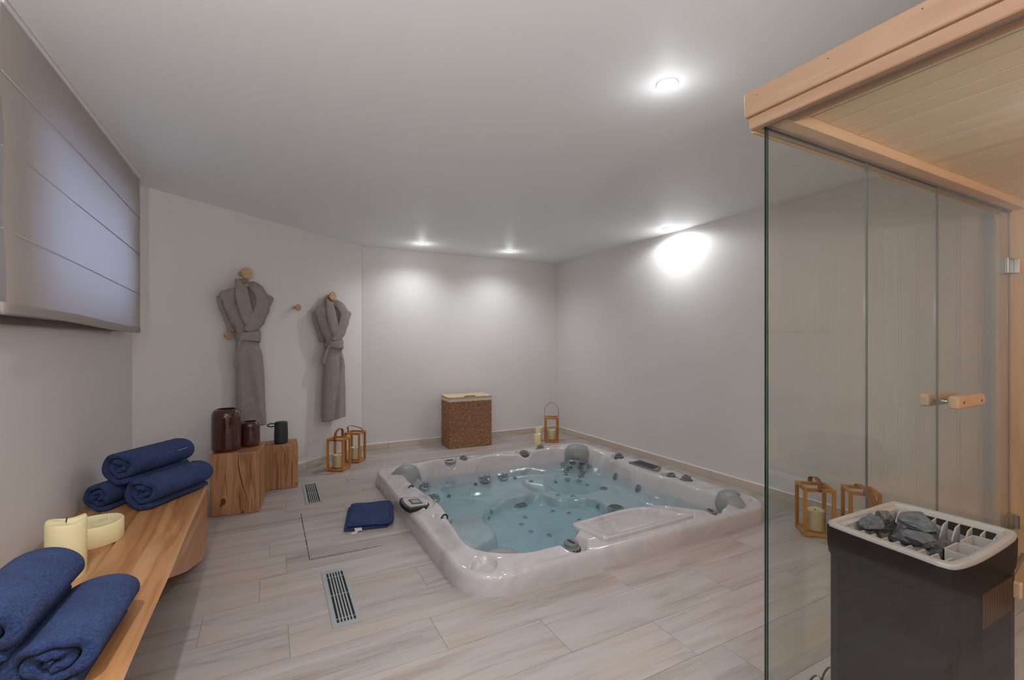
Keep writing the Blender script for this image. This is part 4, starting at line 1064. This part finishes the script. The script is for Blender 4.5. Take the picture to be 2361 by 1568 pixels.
MB().grid(pts, nu, nv, wrap_u=True).build('woven_body', 'seagrass', ba, smooth=True)
m_ = MB()
for (a, b_) in (((-bw/2-.006,-.006),(bw/2+.006,0.003)),((-bw/2-.006,bd-.003),(bw/2+.006,bd+.006)),((-bw/2-.006,0.003),(-bw/2+.003,bd-.003)),((bw/2-.003,0.003),(bw/2+.006,bd-.003))): m_.box((a[0],a[1],bh-.004),(b_[0],b_[1],bh+.032))
m_.build('cloth_liner', 'liner', ba, bevel=.003)
ld_ = MB(); nu, nv = 100, 60; pts = []
for i in range(nu):
    for j in range(nv):
        u, v = i/(nu-1), j/(nv-1); b_ = .004*abs(math.sin(u*PI*44))**.6*(.6+.4*math.sin(v*PI*26+int(u*44)%2*PI))
        pts.append((-bw/2-.008+u*(bw+.016), -.010+v*(bd+.018), .012+b_))
ld_.grid(pts, nu, nv); ld_.box((-bw/2-.008,-.010,0),(bw/2+.008,bd+.008,.011))
lid_o = ld_.build('lid', 'straw', ba, loc=(0,0,bh+.034), rot=(math.radians(1.5),0,0))
MB().tube(catmull([(-.07,.01,.012),(-.06,-.004,.022),(.04,-.004,.022),(.05,.01,.012)], 4), .005, 8).build('lid_loop', 'leather_dark', lid_o, smooth=True)
for q_ in (0,1): MB().tube([(.06+q_*.02,.02,.014),(.07+q_*.022,.03,.040)], .003, 6).build('tie', 'care_label', lid_o)

# ------------------------------------------------------------------ floor vents
def vent(label, x0, x1, y0, y1):
    cx, cy = (x0+x1)/2, (y0+y1)/2; w_, l_ = (x1-x0)/2, (y1-y0)/2
    e = thing('floor_vent', label, 'vent', (cx,cy,0), math.radians(-.6), 'slotted floor vents')
    MB().box((-w_+.004,-l_+.004,-.002),(w_-.004,l_-.004,.0012)).build('duct', 'vent_dark', e)
    m_ = MB(); b_ = .020; c_ = .030
    m_.box((-w_,-l_,0),(-w_+b_,l_,.0045)); m_.box((w_-b_,-l_,0),(w_,l_,.0045)); m_.box((-w_+b_,-l_,0),(w_-b_,-l_+c_,.0045)); m_.box((-w_+b_,l_-c_,0),(w_-b_,l_,.0045))
    m_.build('frame', 'vent_alu', e)
    iw = 2*(w_-b_)
    for k in range(1,6):
        xx = -w_+b_+iw*k/6; MB().box((xx-.0032,-l_+c_,0.0005),(xx+.0032,l_-c_,.0042)).build('slat', 'vent_alu', e)
    for t_ in (-.86,0.02,.80): MB().box((-w_+b_,t_*(l_-c_)-.002,.0005),(w_-b_,t_*(l_-c_)+.002,.0028)).build('crossbar', 'vent_alu', e)
vent('slotted aluminium floor vent set in the open planks short of the floor hatch', .246, .366, 2.072, 2.608)
vent('slotted aluminium floor vent beside the oak stools', .256, .376, 3.731, 4.303)

# ------------------------------------------------------------------ folded bath mat by the tub
ma = thing('bath_mat', 'folded navy bath mat lying on the floor against the tub', 'bath mat', (.622,3.27,0), math.radians(-12))
def slab(x0, x1, y0, y1, z0, z1, name, n=26):
    pts = []; per = []
    m_ = MB(); nu, nv = n, n
    for sgn in (1,-1):
        for i in range(nu):
            for j in range(nv):
                u, v = -1+2*i/(nu-1), -1+2*j/(nv-1)
                ed = (max(0,1-abs(u)**14)*max(0,1-abs(v)**14))**.4
                zc, hz = (z0+z1)/2, (z1-z0)/2
                wv = .0025*math.sin(j*1.9+.3*math.sin(i*.5))*(sgn > 0)*ed+.002*math.sin(i*.4)*ed
                pts.append(((x0+x1)/2+u*(x1-x0)/2, (y0+y1)/2+v*(y1-y0)/2, zc+sgn*hz*ed+wv))
    m_.grid(pts[:nu*nv], nu, nv); m_.grid(pts[nu*nv:], nu, nv)
    return m_.build(name, 'navy_terry', ma, smooth=True)
slab(-.155,.115,-.215,.185,.0,.018,'bottom_layer')
slab(-.150,.125,-.205,.190,.014,.030,'middle_layer')
slab(-.135,.135,-.205,.200,.026,.048,'top_layer')
MB().tube(catmull([(-.13,-.205,.036),(0,-.208,.035),(.135,-.203,.036),(.138,0,.036),(.134,.2,.036)], 5), .006, 8).build('hem', 'towel_hem', ma, smooth=True)
MB().tube(catmull([(.130,-.20,.036),(.142,-.12,.024),(.142,.1,.024),(.132,.19,.03)], 5), .016, 10, flat=.9).build('fold', 'navy_terry', ma, smooth=True)
m_ = MB(); m_.add([(-.09,-.208,.020),(-.045,-.210,.020),(-.040,-.235,.010),(-.085,-.236,.010)], [(0,1,2,3)]); m_.add([(-.095,-.235,.006),(-.065,-.237,.008),(-.075,-.262,.002),(-.115,-.262,.002)], [(0,1,2,3)])
lb_ = m_.build('care_label', 'care_label', ma); md = lb_.modifiers.new('t','SOLIDIFY'); md.thickness = .001

# ------------------------------------------------------------------ wall pegs and bathrobes on the angled wall
def peg(label, x, y, z, r_, dp=.055):
    e = thing('wall_peg', label, 'wall peg', (x,y,z), AYAW, 'round wooden wall pegs')
    MB().lathe([(r_*.42,.003),(r_*.42,-dp*.6),(r_*.55,-dp*.72),(r_*.95,-dp*.80),(r_,-dp*.86),(r_,-dp*.97),(r_*.96,-dp),(r_*.01,-dp)], 32, axis='y').build('knob', 'knob_wood', e, smooth=True, auto=40)
    return e
OUTX, OUTY = UY, -UX      # wall normal into the room
def onwall(k, z, out=0.0): return (BX+UX*k+OUTX*out, BY+UY*k+OUTY*out, z)
def kof(x, y): return (x-BX)*UX+(y-BY)*UY
K1_, K2_ = kof(-.16,4.453), kof(.563,5.032)
peg('large round wooden wall peg holding the robe above the jars', *onwall(K1_-.050,1.775), .050, .085)
peg('large round wooden wall peg holding the robe above the lanterns', *onwall(K2_-.042,1.672), .044, .085)
peg('small round wooden wall peg between the two robes', *onwall(kof(.241,4.774)-.035,1.531), .031, .065)
peg('small round wooden wall peg beside the waist of the robe above the jars', *onwall(kof(-.278,4.358)-.03,1.262), .028, .05)
def interp(tbl, z):
    for (z0, v0), (z1, v1) in zip(tbl, tbl[1:]):
        if z <= z1: t_ = max(0,(z-z0)/(z1-z0)); t_ = t_*t_*(3-2*t_); return v0+(v1-v0)*t_
    return tbl[-1][1]
def robe(label, k, zhem, hgt, var, pk, pz, pr):
    e = thing('bathrobe', label, 'bathrobe', onwall(k, zhem), AYAW, 'grey hooded-collar terry bathrobes on pegs'.replace('hooded-collar ','')); H_ = hgt
    zw = .685*H_     # waist
    half = [(0,.128 if var else .112),(.25*H_,.122 if var else .112),(.52*H_,.108),(zw-.05,.092),(zw,.082),(zw+.05,.100),(.80*H_,.152),(.90*H_,.200),(.985*H_,.238),(1.0*H_,.228),(1.02*H_,.170),(1.045*H_,.095),(1.065*H_,.058)]
    dep = [(0,.070),(.4*H_,.060),(zw,.045),(.85*H_,.050),(.97*H_,.042),(1.02*H_,.040),(1.065*H_,.030)]
    shift = [(0,.030 if not var else -.006),(.3*H_,.022 if not var else .0),(zw,.0),(1.065*H_,.0)]
    nu, nv = 132, 150; pts = []; Zt = 1.065*H_
    for i in range(nu):
        an = 2*PI*i/nu; ca, sn_ = math.cos(an), math.sin(an)
        for j in range(nv):
            z = Zt*j/(nv-1); hw = interp(half, z); d_ = interp(dep, z); cx = interp(shift, z)
            px = math.copysign(abs(ca)**.75, ca); py = math.copysign(abs(sn_)**.8, sn_)
            x = cx+hw*px; low = max(0,1-z/zw) if z < zw else 0
            fold = (.006*low**.4 if z < zw else .006)*math.sin(px*5+(var*2.1)+z*1.5)+(.0022*math.sin(px*11+z*3+var)) * (1 if z < zw else .8)
            if z > zw:   # drapes fan from the waist up to the shoulders
                fold += .003*math.sin((x/max(.03,hw))*11+var)*(1-abs((z-zw)/(Zt-zw)-.4))
            y = -.085+d_*py*(1 if py < 0 else .8)
            front = max(0,-py)
            y -= fold*front
            # overlapping front panel below the belt
            if z < zw-.02:
                xe = (-.055+.085*(1-z/zw)**1.3) if not var else (.065-.11*(1-z/zw)**.9)
                s_ = 1 if not var else 1
                st_ = 1/(1+math.exp(-(x-cx-xe)/.004)); y -= .026*st_*front*min(1,max(0,(zw-.03-z)/.12))
            # open neck
            if z > .80*H_:
                vw = .042*(z-.84*H_)/(.22*H_); q_ = max(0,1-(abs(x-.004)/max(.004,vw))**2) if vw > 0 else 0
                y += .055*min(1,q_*2.0)*front
            y = min(y, -.006)
            if z < .012: y += 0
            pts.append((x, y, z+(.010*math.sin(px*3+1)+.008*px)*(1 if z < .06 else 0)*(1-z/.06 if z < .06 else 0)))
    m_ = MB(); m_.grid(pts, nu, nv, wrap_u=True)
    m_.f.append(tuple(i*nv+nv-1 for i in range(nu))); m_.m.append(0); m_.f.append(tuple(i*nv for i in range(nu-1,-1,-1))); m_.m.append(0)
    m_.build('robe_body', 'robe_terry', e, smooth=True)
    # shawl collar, two padded lapels
    def lap(path, wd, nm):
        P = catmull(path, 8); n = len(P); rad = [wd*(.72+.28*math.sin(PI*min(1,(i+2)/(n)*.9))) for i in range(n)]
        MB().tube(P, wd, 14, flat=.34, up=(0,-1,0), radii=rad).build(nm, 'robe_terry', e, smooth=True)
    lap([(-.046,-.050,1.088*H_),(-.064,-.100,1.062*H_),(-.080,-.128,1.01*H_),(-.080,-.140,.95*H_),(-.052,-.142,.86*H_),(-.006,-.136,.775*H_),(.024,-.126,.715*H_)], .060, 'lapel')
    lap([(.042,-.050,1.085*H_),(.060,-.102,1.058*H_),(.080,-.134,1.005*H_),(.084,-.148,.95*H_),(.058,-.152,.87*H_),(.004,-.148,.775*H_),(-.032,-.136,.715*H_)], .060, 'lapel')
    MB().tube(catmull([(-.052,-.052,1.080*H_),(-.03,-.036,1.096*H_),(.0,-.031,1.10*H_),(.03,-.036,1.094*H_),(.046,-.052,1.076*H_)], 5), .024, 10).build('collar_back', 'robe_terry', e, smooth=True)
    # sleeves folded flat behind the body edges
    for s_ in (-1,1):
        MB().tube(catmull([(s_*.200,-.055,.975*H_),(s_*.168,-.042,.90*H_),(s_*.118,-.036,.80*H_),(s_*.090,-.036,.72*H_)], 6), .040, 12, flat=.5, up=(0,-1,0)).build('sleeve', 'robe_terry', e, smooth=True)
    # belt: two wraps and hanging tails
    for (dz, tl) in ((.012,.012),(-.016,-.010)):
        pp = []
        for t_ in np.linspace(0,2*PI,40)[:-1]:
            pp.append((.090*math.copysign(abs(math.cos(t_))**.8,math.cos(t_)), -.085+(.078 if math.sin(t_) < 0 else .060)*math.sin(t_), zw+dz+tl*math.cos(t_)))
        MB().tube(pp, .021, 10, closed=True, flat=.36, up=(0,0,1)).build('belt', 'robe_terry', e, smooth=True) if False else MB().tube(pp, .009, 10, closed=True, flat=3.0).build('belt', 'robe_terry', e, smooth=True)
    tails = [[(-.074,-.128,zw-.005),(-.090,-.122,zw-.05),(-.102,-.108,zw-.12),(-.110,-.10,zw-.17)], [(-.070,-.122,zw-.005),(-.088,-.105,zw-.08),(-.098,-.098,zw-.17),(-.102,-.092,zw-.24)]] if not var else [[(-.076,-.124,zw),(-.11,-.115,zw-.06),(-.145,-.11,zw-.14),(-.150,-.105,zw-.17),(-.125,-.10,zw-.175),(-.105,-.1,zw-.12),(-.095,-.1,zw-.04)]]
    for tp in tails: MB().tube(catmull(tp, 6), .017, 8, flat=.35, up=(0,-1,0)).build('belt_tail', 'robe_terry', e, smooth=True)
    MB().add([(.006,-.0,0),(.044,-.004,.004),(.043,-.007,.016),(.005,-.003,.012)], [(0,1,2,3)]).build('neck_label', 'care_label', e, loc=(-.028,-.066,1.01*H_))
    # hem stitch line and pocket
    MB().tube(catmull([(.035,-.158,.50*H_),(.085,-.146,.495*H_),(.090,-.142,.40*H_)], 5), .004, 6).build('pocket_edge', 'robe_terry', e, smooth=True)
    # hanger inside the neck
    hg_ = thing('coat_hanger', 'pale wooden coat hanger inside the '+('robe above the lanterns' if var else 'robe above the jars'), 'hanger', onwall(k, zhem+H_*1.035), AYAW, 'wooden coat hangers')
    MB().tube(catmull([(-.17,-.060,-.055*H_),(-.10,-.062,-.022),(-.03,-.064,.022),(0,-.064,.036),(.03,-.064,.022),(.10,-.062,-.022),(.17,-.060,-.055*H_)], 6), .011, 10, flat=1.5).build('shoulder_bar', 'knob_wood', hg_, smooth=True)
    MB().tube([(-.13,-.060,-.056),(.13,-.060,-.056)], .005, 8).build('trouser_bar', 'knob_wood', hg_, smooth=True)
    hx, hz = pk-k, pz-(zhem+H_*1.035); q_ = pr*.42+.0022
    MB().tube(catmull([(0,-.064,.03),(hx*.5+q_*.6,-.050,(hz+.03)*.5),(hx+q_,-.038,hz-.004),(hx+q_*.7,-.036,hz+q_*.7),(hx,-.036,hz+q_),(hx-q_*.7,-.036,hz+q_*.7),(hx-q_,-.037,hz-.002),(hx-q_*.9,-.038,hz-.012)], 6), .0025, 8, up=(0,1,0)).build('hook', 'steel', hg_, smooth=True)
    return e
robe('grey taupe terry bathrobe hanging above the amber jars', K1_-.048, .515, 1.085, 0, K1_-.050, 1.775, .050)
robe('grey taupe terry bathrobe hanging above the bamboo lanterns', K2_-.040, .450, 1.075, 1, K2_-.042, 1.672, .044)
